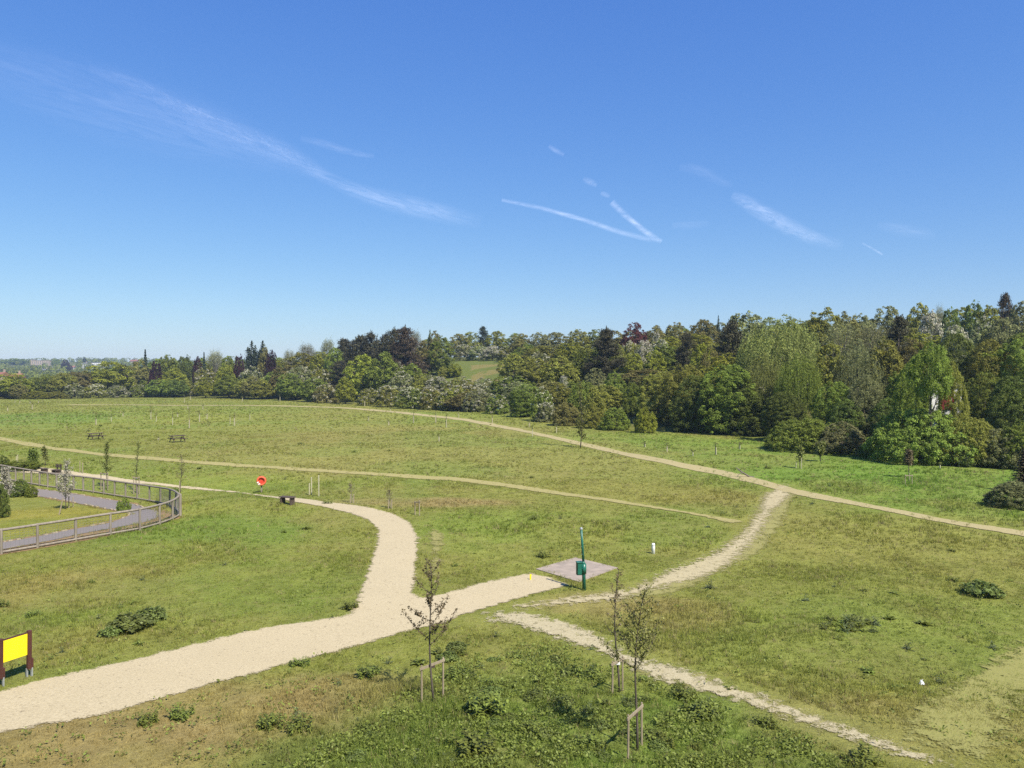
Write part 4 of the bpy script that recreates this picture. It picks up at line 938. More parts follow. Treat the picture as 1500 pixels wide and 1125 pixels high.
for k in range(64):
    a_, q_ = rp.uniform(0, 6.28), abs(rp.gauss(0, .5))
    weed(1245 + math.cos(a_) * q_ * 62, 916 + math.sin(a_) * q_ * 17, rp.uniform(16, 30), rp.choice(['dock', 'dock', 'thistle']), 'weed in the biggest weed patch of the meadow, right of the stony path', 'weeds of the biggest meadow patch', .75)
rr_ = random.Random(3)
for k in range(165):     # the lush bank below the saplings
    px, py = rr_.uniform(520, 1130), rr_.uniform(945, 1122)
    if py < 940 + max(0, (px - 850)) * .45 or (px < 640 and py < 1045): continue
    kd = rr_.choice(['dock', 'nettle', 'dock', 'thistle', 'mallow'])
    weed(px, py, rr_.uniform(16, 36), kd, {'dock': 'broad-leaved dock among the lush weeds below the saplings', 'nettle': 'nettle among the lush weeds below the saplings', 'thistle': 'bluish thistle among the lush weeds below the saplings', 'mallow': 'low dark leafy weed among the lush weeds below the saplings'}[kd], 'lush ' + kd + ' weeds below the saplings')
for k in range(110):     # scattered over the open meadow
    px, py = rr_.uniform(0, 1500), 640 + 420 * rr_.random() ** 1.4
    x, y = at(px, py); q = np.array([[x, y]])
    if not keep_mask(q)[0] or (px < 290 and 690 < py < 815): continue
    kd = rr_.choice(['nettle', 'thistle', 'dock'])
    weed(px, py, (py - 548) * rr_.uniform(.035, .075), kd, {'dock': 'small dock scattered in the open meadow grass', 'nettle': 'small dark nettle tuft scattered in the open meadow grass', 'thistle': 'small thistle scattered in the open meadow grass'}[kd], 'scattered meadow ' + kd + ' weeds')
# low leafy ground cover
def cover(n, fx, size, nl):
    P_ = []; q = []
    while len(q) < n:
        px, py, ok = fx()
        if ok: q.append(at(px, py))
    q = np.array(q); q = q[keep_mask(q)]; z = Hg(q[:, 0], q[:, 1]); c = np.column_stack([q, z])
    m = len(c) * nl; P_ = np.repeat(c, nl, 0) + np.column_stack([RNG.normal(size=(m, 2)) * size * 1.2, RNG.random(m) * size * 1.6 + .03])
    return leaves(P_, RNG.normal(size=(m, 3)) * .6 + [0, 0, .7], size * np.ones(m), .55, np.clip(np.repeat(RNG.random(len(c)), nl) * .6 + RNG.random(m) * .4, 0, 1), RNG)
def f1():
    px, py = RNG.uniform(420, 1230), RNG.uniform(940, 1135)
    return px, py, (py > 945 + max(0, px - 850) * .42) and not (px < 700 and py < 1130 - (px - 420) * .62) and vnoise(np.array([px / 45]), np.array([py / 22]), 8)[0] > .42
def f2():
    px, py = RNG.uniform(0, 1500), RNG.uniform(640, 1125); return px, py, RNG.random() < .25 + .75 * vnoise(np.array([px / 60]), np.array([py / 22]), 4)[0] ** 2
lv = cat([cover(2300, f1, .07, 8), cover(1500, f2, .075, 7)])
tag(link('undergrowth', mesh_np('undergrowth', lv[0], lv[1], M_WEED, lv[2], 'var')), 'low broad-leaved ground cover between the grass tufts', 'ground cover', kind='stuff')

# ------------------------------------------------------------------ saplings and stakes
def sapling(base_px, top_px, label, mat, seed, nbr, spread, dens, leafs, cat_='young tree', lowest=.42, name='sapling', ls=.055, bark=M_BARK, r0=.026, group=None):
    r = np.random.default_rng(seed); b = P3(*base_px); D = b.y
    h = (base_px[1] - top_px[1]) / F * D; dx = (top_px[0] - base_px[0]) / F * D
    root = thing(name, label, cat_, b, 0, group)
    mb = MB(); ax = lambda t: np.array([dx * t ** 1.5 + .02 * h * math.sin(t * 5 + seed), .015 * h * math.sin(t * 4), h * t])
    mb.tube([tuple(ax(t) - (np.array([0, 0, .08]) if t == 0 else 0)) for t in np.linspace(0, 1, 9)], [r0 * (1 - .85 * t) + .003 for t in np.linspace(0, 1, 9)], 6)
    P_ = []
    def deco(p0, p1, k):
        for s in np.linspace(.15, 1, k):
            P_.append(p0 * (1 - s) + p1 * s + r.normal(size=(dens, 3)) * leafs)
    for q in range(nbr):
        t = lowest + (1 - lowest) * (q + r.random() * .6) / nbr; a = q * 2.4 + r.random(); ln = spread * h * (1 - .75 * (t - lowest) / (1 - lowest)) * r.uniform(.6, 1.1)
        p0 = ax(min(t, .97)); dirv = np.array([math.cos(a), math.sin(a), r.uniform(.55, 1.3)]); dirv /= np.linalg.norm(dirv)
        p1 = p0 + dirv * ln * .55; p2 = p1 + (dirv + np.array([0, 0, .35])) * ln * .5
        mb.tube([tuple(p0), tuple(p1), tuple(p2)], [r0 * .42 * (1 - t * .5), r0 * .26, .003], 4); deco(p0, p1, max(2, int(ln * 8))); deco(p1, p2, max(3, int(ln * 10)))
        if ln > .5:
            for _ in range(2):
                e = p1 + np.array([*r.normal(0, .5, 2), r.uniform(.2, .9)]) * ln * .35; mb.tube([tuple(p1), tuple(e)], [.006, .002], 3); deco(p1, e, 4)
    deco(ax(.7), ax(1.0), 8)
    link('trunk', mb.mesh('trunk', bark, True), root)
    Pn = np.concatenate(P_); n = len(Pn); lv = leaves(Pn, r.normal(size=(n, 3)) + [0, 0, .4], ls * np.ones(n), .62, np.clip(r.normal(.45, .25, n), 0, 1), r)
    link('crown', mesh_np('crown', lv[0], lv[1], mat, lv[2], 'var'), root)
    return root
def stakes(pairs, label, bar=True, r=.023, name='tree_stakes', mat=M_STAKE, group=None, tie=None):
    """pairs: [(px, ybase, ytop)]"""
    b0 = P3(pairs[0][0], pairs[0][1]); root = thing(name, label, 'tree support', b0, 0, group); tops = []
    for (px, yb, yt) in pairs:
        b = P3(px, yb); h = (yb - yt) / F * b.y * 1.0; o = b - b0
        link('stake', MB().tube([(o.x, o.y, o.z - .15), (o.x + random.uniform(-.015, .015), o.y, o.z + h - .03), (o.x, o.y, o.z + h)], [r, r, r * .8], 8).mesh('stake', mat), root); tops.append(Vector((o.x, o.y, o.z + h)))
    if bar and len(tops) > 1:
        d = (tops[1] - tops[0]); c = (tops[0] + tops[1]) / 2 - Vector((0, r * 1.6, .07)); link('crossbar', MB().box(c, (d.length + .10, .024, .062), d, (0, 0, 1)).mesh('crossbar', mat), root)
    if tie is not None:
        p = P3(*tie[0]); c = (tops[0] + (tops[1] if len(tops) > 1 else tops[0])) / 2 - Vector((0, 0, .12)); link('tie', MB().box(c, (.12 if len(tops) > 1 else .1, .07, .06)).mesh('tie', tie[1]), root)
    return root
sapling((635, 1030), (627, 822), 'leftmost sapling, reddish leafed with upswept branches, beside the gravel path', M_SAPR, 3, 15, .26, 6, .030, ls=.055, lowest=.40)
stakes([(618, 1030, 974), (649, 1022, 962)], 'pair of timber stakes with a slanting crossbar at the leftmost sapling', tie=((635, 1030), M_BENCH))
sapling((904, 1014), (904, 834), 'middle sapling, slender and sparse, standing before the stony path', M_SAPR, 8, 14, .14, 4, .030, ls=.052, lowest=.40)
stakes([(897, 1017, 968), (912, 1012, 960)], 'pair of timber stakes with a white tie at the middle sapling', True, tie=((904, 1014), M_WHITE))
sapling((929, 1100), (943, 862), 'nearest sapling, wide leafy crown over the tallest pair of stakes', M_SAPL, 14, 22, .27, 6, .042, ls=.052, lowest=.48)
stakes([(920, 1112, 1046), (940, 1092, 1028)], 'tallest pair of timber stakes with a crossbar at the nearest sapling', tie=((929, 1100), M_BENCH))
# along the gravel path beyond the fence
sapling((156, 716), (157, 648), 'sapling with a dense narrow leafy top behind the fence, left of three', M_SAPG, 21, 16, .16, 10, .07, ls=.085, r0=.03, lowest=.35)
stakes([(148, 718, 692), (158, 719, 692)], 'timber stakes with a white guard behind the fence, left pair', True, .035, tie=((153, 716), M_WHITE))
sapling((200, 722), (202, 646), 'upright sapling with thin vertical shoots behind the fence, middle of three', M_SAPG, 22, 13, .10, 6, .05, ls=.075, r0=.03, lowest=.3)
stakes([(196, 724, 698), (204, 724, 698)], 'timber stakes with a white guard behind the fence, right pair', True, .035, tie=((200, 722), M_WHITE))
sapling((265, 722), (266, 668), 'twiggy brown sapling beyond the corner of the fence', M_SAPR, 23, 16, .26, 3, .05, ls=.06, r0=.03, lowest=.3)
stakes([(263, 724, 704)], 'single grey stake beside the twiggy sapling at the fence corner', False, .035)
sapling((851, 656), (850, 556), 'tall spindly young tree standing alone by the far meadow path', M_SAPG, 31, 20, .08, 5, .15, ls=.16, r0=.06, lowest=.12)
sapling((1331, 700), (1331, 660), 'small young tree inside a stake cage on the lush grass at the right', M_SAPR, 33, 12, .2, 12, .09, ls=.14, r0=.03, lowest=.45)
stakes([(1326, 710, 695), (1336, 710, 695), (1332, 706, 693)], 'cage of three thin stakes round the small young tree at the right', True, .03)
sapling((1202, 676), (1203, 650), 'short yellow-green young tree before the brown bramble bush', M_SAPG, 34, 14, .42, 16, .10, ls=.16, r0=.04, lowest=.35)
sapling((1172, 686), (1172, 655), 'thin young tree tied to a pale stake before the long bright bush', M_SAPG, 35, 10, .16, 8, .10, ls=.14, r0=.03, lowest=.35)
stakes([(1174, 687, 671), (1166, 686, 677)], 'pale stakes before the long bright green bush', False, .035, mat=M_TUBE)
# inside the fence
sapling((97, 746), (97, 676), 'pale blossoming young tree on the lawn inside the fence', M_BLOSSOM, 41, 30, .30, 7, .06, ls=.075, r0=.03, lowest=.22, cat_='young tree', name='blossom_sapling')
stakes([(101, 744, 726), (107, 743, 728)], 'two upright stakes under the pale blossoming young tree', False, .03)
b = P3(86, 754); root = thing('leaning_stake', 'pale leaning stake on the lawn, left of the blossoming young tree', 'tree support', b); link('stake', MB().tube([(0, 0, -.1), (.24, .05, 1.0)], [.04, .035], 8).mesh('stake', M_STAKE), root)
sapling((4, 752), (8, 686), 'silvery blossoming young tree at the left edge inside the fence', M_BLOSSOM, 42, 22, .24, 10, .08, ls=.10, r0=.03, lowest=.3, name='blossom_sapling')
for (px, yb, hp, wp, lab, lk, ct) in ((0, 758, 48, 28, 'dark rounded bush at the left edge of the fenced lawn', 'dark', 'bush'), (30, 727, 24, 28, 'wider of the two dark bushes at the back of the fenced lawn', 'dark', 'bush'), (46, 728, 17, 18, 'narrower of the two dark bushes at the back of the fenced lawn', 'mid', 'bush'), (181, 751, 22, 20, 'small green bush in the bend of the tarmac path', 'mid', 'bush'), (30, 688, 14, 60, 'low green thicket beyond the gravel path at the left', 'mid', 'bush'), (3, 690, 22, 24, 'dark bush beyond the gravel path at the left edge', 'dark', 'bush')):
    x, y = at(px, yb); tag(spawn('shrub', lk, x, y, hp / F * y, wp / F * y, 'shrub'), lab, ct)
sapling((48, 684), (49, 662), 'round-headed young tree beyond the gravel path at the far left', LEAF['dark'][1], 43, 14, .3, 20, .13, ls=.18, r0=.04, lowest=.3)
stakes([(24, 681, 668), (26, 681, 666)], 'pale stakes beyond the gravel path at the far left', False, .03, mat=M_TUBE)
sapling((66, 682), (65, 655), 'faint thin young tree right of the round-headed one', M_SAPG, 44, 12, .15, 7, .1, ls=.12, r0=.03, lowest=.3)
stakes([(117, 693, 675), (121, 694, 678)], 'two thin pale stakes standing in grass above the gravel path', False, .03)
# three pale stakes and the bare little trees beyond the gravel
stakes([(453, 725, 708), (456.5, 725, 699), (467, 727, 696)], 'three pale stakes standing behind the gravel path, tallest at right', False, .04, mat=M_TUBE)
for (px, yb, yt, lab, sd) in ((515, 736, 708, 'bare little tree between stakes, nearest to the three pale stakes', 51), (571, 744, 718, 'bare little tree between stakes, in the middle of the pinkish verge', 52)):
    sapling((px, yb), (px - 1, yt), lab, M_SAPR, sd, 16, .42, 3, .04, ls=.05, r0=.022, lowest=.35, bark=M_PALEBARK)
    stakes([(px - 2, yb + 1, yb - 12), (px + 3, yb + 1, yb - 12)], 'thin stakes either side of the ' + ('first' if sd == 51 else 'second') + ' bare little tree', False, .03)
stakes([(608, 754, 734), (614.5, 755, 733)], 'pair of thin stakes with a dark crosspiece by the bend of the gravel path', True, .03)
# tree tubes on the far meadow
TUBES = [(29, 591, 6), (22, 590, 6), (47, 600, 12), (56, 591, 6), (11, 602, 8), (44, 592, 6), (141, 622, 14), (163, 618, 12), (180, 610, 8), (221, 614, 20), (225, 581.5, 5), (229, 618, 14), (253, 623, 24), (260, 611, 8), (270, 590, 12), (279, 586, 9), (275, 600, 10), (277, 627, 28), (292, 618, 18), (297, 600, 8), (303, 615, 14), (337, 621, 16), (343, 624, 20), (366, 615, 14), (355, 588, 8), (606, 620, 20), (638, 619, 18), (654, 626, 22), (540, 616, 8), (572, 603, 6), (672, 612, 10), (721, 620, 14), (569, 623, 9), (534, 595, 15), (472, 591, 10), (410, 588, 11), (780, 640, 18), (775, 625, 10), (815, 634, 14), (977, 662, 14), (1049, 666, 18), (1084, 658, 10), (643, 647, 12), (1015, 668, 9), (1377, 686, 9), (945, 655, 9), (868 / 3.75, 645, 6)]
TUBES.sort()
def bar_tube(px, yb, hp, label):
    b = P3(px, yb); h = hp / F * b.y; root = thing('tree_tube', label, 'tree guard', b, random.uniform(0, 3), 'tree tubes dotted over the far meadow')
    th = min(h * .6, 1.25)
    link('tube', MB().tube([(0, 0, -.05), (0.01, 0, th)], [.055, .05], 8).mesh('tube', M_TUBE), root)
    link('stake', MB().box((.12, 0, th * .55), (.06, .05, th * 1.1)).mesh('stake', M_STAKE), root)
    link('stem', MB().tube([(0, 0, th * .9), (.05, .02, th + (h - th) * .5), (0, 0, h)], [.035, .025, .01], 5).mesh('stem', M_BARK), root)
    n = 40; r = RNG; t = r.random(n); p = np.column_stack([r.normal(0, .16, n), r.normal(0, .16, n), th + (h - th) * (0.1 + .9 * t)])
    lv = leaves(p, r.normal(size=(n, 3)), .13 * np.ones(n), .6, r.random(n), r); link('crown', mesh_np('crown', lv[0], lv[1], M_SAPG, lv[2], 'var'), root)
for i, (px, yb, hp) in enumerate(TUBES):
    zone = 'left of the picnic tables' if px < 130 else ('above the picnic tables' if px < 400 else ('before the hawthorn thicket' if px < 700 else 'beside the far trodden path'))
    k = sum(1 for q in TUBES[:i + 1] if (130 <= q[0] < 400, q[0] < 130, 400 <= q[0] < 700) == (130 <= px < 400, px < 130, 400 <= px < 700))
    bar_tube(px, yb, hp, f"{ORD[k]} pale tree tube from the left {zone} in the far meadow")

# ------------------------------------------------------------------ fence
near_b = [(-150, 832), (-60, 822), (2, 812), (55, 803), (111, 793), (162, 784), (205, 777), (234, 769), (253, 762)]
corner = (264, 756)
far_b = [(258, 747), (249, 742), (235, 738), (219, 735), (201, 732), (184, 729.5), (168, 727), (152, 724.5), (137, 722), (122, 720), (108, 718.5), (95, 717), (83, 715.5), (70, 714), (58, 712), (46, 710), (35, 708), (23, 706), (13, 704), (3, 702), (-20, 699), (-50, 696)]
fence = thing('timber_fence', 'weathered timber rail fence with wire mesh curving round the tarmac path', 'fence', P3(*corner))
fo = fence.location
pb = [P3(*p) - fo for p in near_b + [corner] + far_b]; hts = [1.15] * len(near_b) + [1.28] + [1.08] * len(far_b)
tops = []
for i, (p, h) in enumerate(zip(pb, hts)):
    big = i == len(near_b); r = .085 if big else .058
    mb = MB(); mb.tube([p + Vector((0, 0, -.3)), p + Vector((0, 0, h - .04)), p + Vector((0, 0, h))], [r, r, r * .75], 9)
    link('post', mb.mesh('post', M_RAIL, False), fence); tops.append(p + Vector((0, 0, 1.02 if not big else 1.12)))
def run(points, dz, rad, nm, flat=None):
    c = smooth_line([tuple(q + Vector((0, 0, dz))) for q in points], 2)
    mb = MB()
    if flat:
        for a, b_ in zip(c[:-1], c[1:]):
            a = Vector(a); b_ = Vector(b_); mb.box((a + b_) / 2, ((b_ - a).length + .01, flat[0], flat[1]), b_ - a)
    else: mb.tube([Vector(q) for q in c], rad, 8)
    link(nm, mb.mesh(nm, M_RAIL, not flat), fence)
run(tops, .06, .062, 'top_rail')
run([p + Vector((0, 0, .10)) for p in pb], 0, .05, 'bottom_rail')
mb = MB(); c = smooth_line([tuple(q) for q in pb], 2)
cw = densify(c, .14, False)
for p in cw: mb.box((p[0], p[1], p[2] + .55), (.006, .006, .86))
for k in range(8):
    z = .14 + k * .115
    for a, b_ in zip(c[:-1], c[1:]):
        a = Vector(a) + Vector((0, 0, z)); b_ = Vector(b_) + Vector((0, 0, z)); mb.box((a + b_) / 2, ((b_ - a).length, .006, .006), b_ - a)
link('wire_mesh', mb.mesh('wire_mesh', M_WIRE), fence)

# ------------------------------------------------------------------ furniture
# yellow board
pr, pl_ = P3(43, 991), P3(1, 1006)
bd = thing('notice_board', 'blank yellow board on two brown posts beside the gravel path', 'sign', (pr + pl_) / 2); bo = bd.location
for p in (pr, pl_):
    o = p - bo
    link('post', MB().box(o + Vector((0, 0, .72)), (.10, .10, 1.02), (pr - pl_), bev=.012).mesh('post', M_BROWN), bd)
    link('collar', MB().box(o + Vector((.03, .05, .34)), (.075, .07, .26), (pr - pl_), bev=.008).mesh('collar', M_BROWN), bd)
    for s in (-1, 1): link('foot', MB().box(o + Vector((s * .045, s * .03, .06)), (.035, .05, .34), (pr - pl_)).mesh('foot', M_STEEL), bd)
d = pr - pl_; c = (pr + pl_) / 2 - bo
link('panel', MB().box(c + Vector((0, 0, .88)), (d.length - .11, .03, .56), d, bev=.004).mesh('panel', M_YELLOW), bd)
link('back_rail', MB().box(c + Vector((0, .03, 1.17)), (d.length - .11, .05, .035), d).mesh('back_rail', M_BROWN), bd)

# green post with box
p = P3(856, 864.5); gp = thing('green_post', 'tall dark green metal post with a box on its side beside the concrete slab', 'post', p)
link('lower_pole', MB().tube([(0, 0, -.2), (-.035, 0, 1.02), (-.04, 0, 1.08)], [.066, .066, .045], 14).mesh('lower_pole', M_GREEN, True), gp)
link('upper_pole', MB().tube([(-.035, 0, 1.0), (-.115, 0, 2.27)], [.047, .043], 12).mesh('upper_pole', M_GREEN, True), gp)
link('cap', MB().tube([(-.115, 0, 2.26), (-.117, 0, 2.31), (-.118, 0, 2.335)], [.055, .055, .03], 12).mesh('cap', M_STEEL), gp)
bx = link('box', MB().box((-.19, .03, .80), (.20, .17, .46), (1, .25, 0), bev=.012).mesh('box', M_DGREEN), gp)
link('lid', MB().box((-.19, .03, 1.045), (.225, .195, .03), (1, .25, 0), bev=.008).mesh('lid', M_GREEN), bx)
link('door', MB().box((-.17, -.06, .79), (.155, .012, .38), (1, .25, 0)).mesh('door', M_GREEN), bx)
link('bracket', MB().tube([(-.018, 0, .62), (-.022, 0, .98)], [.092, .092], 14).mesh('bracket', M_GREEN, True), gp)
for k in range(3): link('rung', MB().tube([(-.07 - .02 * k, -.05, 1.35 + k * .28), (-.13 - .02 * k, -.075, 1.35 + k * .28)], .012, 6).mesh('rung', M_DGREEN), gp)

p = P3(957, 811); wp = thing('marker_post', 'short white marker post alone in the grass', 'post', p)
link('body', MB().tube([(0, 0, -.1), (0, 0, .40), (0, 0, .46), (0, 0, .475)], [.075, .075, .06, .02], 14).mesh('body', M_WHITE, True), wp)
link('band', MB().tube([(0, 0, .36), (0, 0, .385)], .0775, 14).mesh('band', M_STEEL), wp)

p = P3(777, 850); yp = thing('marker_peg', 'little yellow marker peg standing in the gravel branch', 'marker', p)
link('body', MB().box((0, 0, .12), (.06, .02, .24), bev=.008).mesh('body', M_YELLOW), yp); link('bracket', MB().box((.04, 0, .2), (.04, .018, .03)).mesh('bracket', M_YELLOW), yp)

# life ring
p = P3(383, 722); lb = thing('lifebuoy_station', 'red lifebuoy in a round housing on a grey post beyond the gravel path', 'lifebuoy', p, .25)
link('post', MB().box((0, .06, .45), (.10, .08, 1.1), bev=.01).mesh('post', M_RAIL), lb)
def disc(y0, y1, r, cz, n=28, r2=None):
    mb = MB(); mb.tube([(0, y0, cz), (0, y1, cz)], [r, r2 or r], n); return mb
link('housing', disc(-.02, .06, .34, .86).mesh('housing', M_RED), lb)
rim = MB(); R = .27
pts = [(R * math.cos(a), -.085, .86 + R * math.sin(a)) for a in np.linspace(0, 2 * math.pi, 33)]
ring = link('ring', MB().tube(pts, .062, 10, False).mesh('ring', M_ORANGE, True), lb)
for a in (3.5, 4.1): link('band', MB().tube([(R * math.cos(a + s), -.085, .86 + R * math.sin(a + s)) for s in (-.12, 0, .12)], .067, 10).mesh('band', M_WHITE, True), ring)
link('rope', MB().tube([(-.18, -.12, .82), (-.24, -.14, .66), (-.14, -.13, .58), (-.05, -.12, .66)], .014, 6).mesh('rope', M_WHITE), lb)

def bench(px, py, rz, ln, label, back=False, hh=.44):
    p = P3(px, py); b = thing('bench', label, 'bench', p, rz)
    for k in range(3): link('slat', MB().box((0, (k - 1) * .155, hh), (ln, .14, .05), bev=.01).mesh('slat', M_BENCH), b)
    for s in (-1, 1):
        link('leg', MB().box((s * (ln / 2 - .14), 0, hh / 2 - .06), (.10, .40, hh - .08 + .1), bev=.01).mesh('leg', M_BENCH), b)
    if back:
        for z in (.62, .76): link('backrest', MB().box((0, .24, z), (ln, .04, .11)).mesh('backrest', M_BENCH), b)
        for s in (-1, 1): link('back_post', MB().box((s * (ln / 2 - .14), .28, .42), (.07, .05, .86)).mesh('back_post', M_BENCH), b)
    return b
bench(421, 738.5, -.35, .95, 'low dark timber bench on the edge of the gravel path')
bench(82, 695.5, -.4, .7, 'larger of the two little dark benches by the gravel path behind the fence', True, .4)
bench(65, 694, -.7, .6, 'smaller of the two little dark benches by the gravel path behind the fence', False, .42)

def picnic(px, py, rz, label):
    p = P3(px, py); b = thing('picnic_table', label, 'picnic table', p, rz, 'picnic tables'); ln = 1.8
    link('tabletop', (lambda m: [m.box((0, (k - 2) * .15, .75), (ln, .14, .045)) for k in range(5)] and m)(MB()).mesh('tabletop', M_PICNIC), b)
    for s in (-1, 1):
        m = MB(); [m.box((0, s * (.62 + k * .15), .44), (ln, .14, .045)) for k in range(2)]; link('seat', m.mesh('seat', M_PICNIC), b)
        for q in (-1, 1): link('leg', MB().box((s * .62, q * .48, .36), (.05, .10, .92), (1, 0, 0), (0, -q * .62, .76)).mesh('leg', M_PICNIC), b)
        link('seat_bearer', MB().box((s * .575, 0, .385), (.045, 1.5, .09)).mesh('seat_bearer', M_PICNIC), b)
    return b
picnic(140, 643.5, .9, 'smaller-looking picnic table at the left, near two dark tufts')
picnic(260, 647.5, .75, 'picnic table at the right end of the looping dry track')

# litter, log, far bin
p = P3(1350, 1003); o = thing('litter_bag', 'scrap of white litter lying in the grass at the right', 'litter', p); o.scale = (.65, .65, .45)
r = np.random.default_rng(2); n = 9; ring = [(math.cos(a) * r.uniform(.07, .15), math.sin(a) * r.uniform(.05, .11)) for a in np.linspace(0, 6.28, n, False)]
vs = [(x, y, r.uniform(.01, .06)) for x, y in ring] + [(x * .55, y * .5, r.uniform(.12, .24)) for x, y in ring] + [(0.02, 0, .2)]
fs = [(i, (i + 1) % n, n + (i + 1) % n, n + i) for i in range(n)] + [(n + i, n + (i + 1) % n, 2 * n) for i in range(n)]
mb = MB(); mb.add(vs, fs); link('bag', mb.mesh('bag', M_LITTER), o)
mb = MB(); mb.add([(-.05, 0, .15), (.03, .02, .16), (.07, 0, .33), (.0, -.02, .3), (-.06, .01, .28)], [(0, 1, 2, 3), (0, 3, 4)]); link('flap', mb.mesh('flap', M_LITTER), o)
p = P3(1088, 699); o = thing('fallen_branch', 'grey dead branch lying at the bend of the far trodden path', 'branch', p)
link('limb', MB().tube([(-.5, .1, .75), (-.1, 0, .42), (.5, -.1, .06), (.9, -.15, .02)], [.03, .06, .07, .04], 7).mesh('limb', M_LOG, True), o)
link('twig', MB().tube([(.0, 0, .36), (-.25, -.1, .3), (-.5, -.2, .1)], [.04, .03, .015], 6).mesh('twig', M_LOG, True), o)
p = P3(730, 606); o = thing('utility_cabinet', 'small blue-green cabinet at the edge of the hawthorn thicket', 'cabinet', p, .3)
link('body', MB().box((0, 0, .55), (.95, .6, 1.1), bev=.03).mesh('body', M_TEAL), o); link('lid', MB().box((0, 0, 1.14), (1.02, .66, .07), bev=.02).mesh('lid', M_TEAL), o); link('door', MB().box((0, -.31, .55), (.8, .02, .9)).mesh('door', M_STEEL), o)
for (px, yt, yb, lab, D) in ((724.5, 568, 574, 'white post showing between the hawthorns', 172), ):
    x = (px - CX) / F * D; dd = raydir(px, yt); z = CAMH + D / dd[1] * dd[2]; g = hz(x, D)
    o = thing('white_post', lab, 'post', (x, D, g)); link('body', MB().tube([(0, 0, -.1), (0, 0, z - g - .1), (0, 0, z - g)], [.28, .28, .1], 10).mesh('body', M_WHITE), o)

# ------------------------------------------------------------------ buildings
def house(x, y, w, d, h, rh, rz, wall, roof, label, name='house', floors=2, nwin=4, flat=False, chim=True, sink=1.0):
    z = hz(x, y) - sink; o = thing(name, label, 'house' if name == 'house' else 'building', (x, y, z), rz)
    h += sink
    wl = link('wall', MB().box((0, 0, h / 2), (w, d, h)).mesh('wall', wall), o)
    if flat:
        rf = link('roof', MB().box((0, 0, h + .2), (w + .6, d + .6, .4)).mesh('roof', roof), o)
    else:
        mb = MB(); e = .5; a, b_ = w / 2 + e, d / 2 + e
        mb.add([(-a, -b_, h), (a, -b_, h), (a, b_, h), (-a, b_, h), (-a, 0, h + rh), (a, 0, h + rh)], [(0, 1, 5, 4), (2, 3, 4, 5), (0, 4, 3), (1, 2, 5), (3, 2, 1, 0)])
        rf = link('roof', mb.mesh('roof', roof), o)
        if chim: link('chimney', MB().box((w * .3, .2, h + rh + .4), (.9, .7, 2.2)).mesh('chimney', M_WALLB), rf)
    for f in range(floors):
        for k in range(nwin):
            wx = -w / 2 + w * (k + .5) / nwin; zz = sink + (h - sink) * (f + .5) / floors
            wn = link('window', MB().box((wx, -d / 2 - .03, zz), (min(1.6, w / nwin * .5), .1, min(1.5, (h - sink) / floors * .5))).mesh('window', M_WHITE), o)
            link('pane', MB().box((wx, -d / 2 - .1, zz), (min(1.6, w / nwin * .5) - .2, .06, min(1.5, (h - sink) / floors * .5) - .2)).mesh('pane', M_GLASS), wn)
    return o
def far_house(px, ytop, D, wpx, hpx, **k):
    x = (px - CX) / F * D; dd = raydir(px, ytop); zt = CAMH + D / dd[1] * dd[2]; g = hz(x, D); hh = hpx / F * D; sink = max(0.8, g - (zt - hh))
    # stand it on the slope: build it as tall as needed to meet the ground
    tot = zt - g; rh = k.pop('rh', .3) * hh
    return house(x, D, wpx / F * D, k.pop('depth', 9), max(tot - rh, 3), rh, k.pop('rz', .1), k.pop('wall'), k.pop('roof'), k.pop('label'), **k)
far_house(63, 525, 1280, 24, 11, wall=M_WALLB, roof=M_WALLB, label='long flat-roofed buff block on the distant ridge', flat=True, name='block_of_flats', floors=4, nwin=9, depth=16)
far_house(49, 523, 1282, 4, 13, wall=M_WALLB, roof=M_ROOFG, label='square stair tower at the left end of the distant buff block', flat=True, name='tower', floors=4, nwin=1, depth=8)
far_house(148, 529, 1150, 22, 8, wall=M_WALLW, roof=M_ROOFG, label='long pale building with a dark roof on the distant ridge', name='long_building', floors=2, nwin=8, flat=True, depth=12)
for px, yt, wp, wl, rf, lb in ((125, 531, 6, M_WALLW, M_ROOFG, 'white distant house just left of the long pale building'), (132, 533, 7, M_WALLW, M_ROOFG, 'white distant house touching the long pale building'), (107, 536, 5, M_WALLW, M_ROOFR, 'small white distant house right of the purple far tree'), (82, 536, 6, M_WALLW, M_ROOFG, 'pale distant house below the buff block, right of centre'), (72, 539, 6, M_WALLW, M_ROOFR, 'pale distant house lowest on the far slope'), (66, 542, 7, M_WALLW, M_ROOFG, 'grey-roofed distant house above the far hedge'), (197, 527, 9, M_WALLB, M_ROOFR, 'red-roofed brick house on the ridge left of the conifer spire')):
    far_house(px, yt, 1000 + 6 * (540 - yt) * 3, wp, 7, wall=wl, roof=rf, label=lb, floors=2, nwin=3, rz=random.uniform(-.3, .3))
far_house(24, 547, 420, 14, 14, wall=M_WALLB, roof=M_ROOFR, label='nearer house with a broad red tiled roof behind the left bushes', floors=2, nwin=4, rh=.45, rz=.2)
far_house(4, 545, 430, 8, 14, wall=M_WALLB, roof=M_ROOFR, label='red-roofed house cut by the left edge behind the bushes', floors=2, nwin=3, rh=.4, rz=-.2)
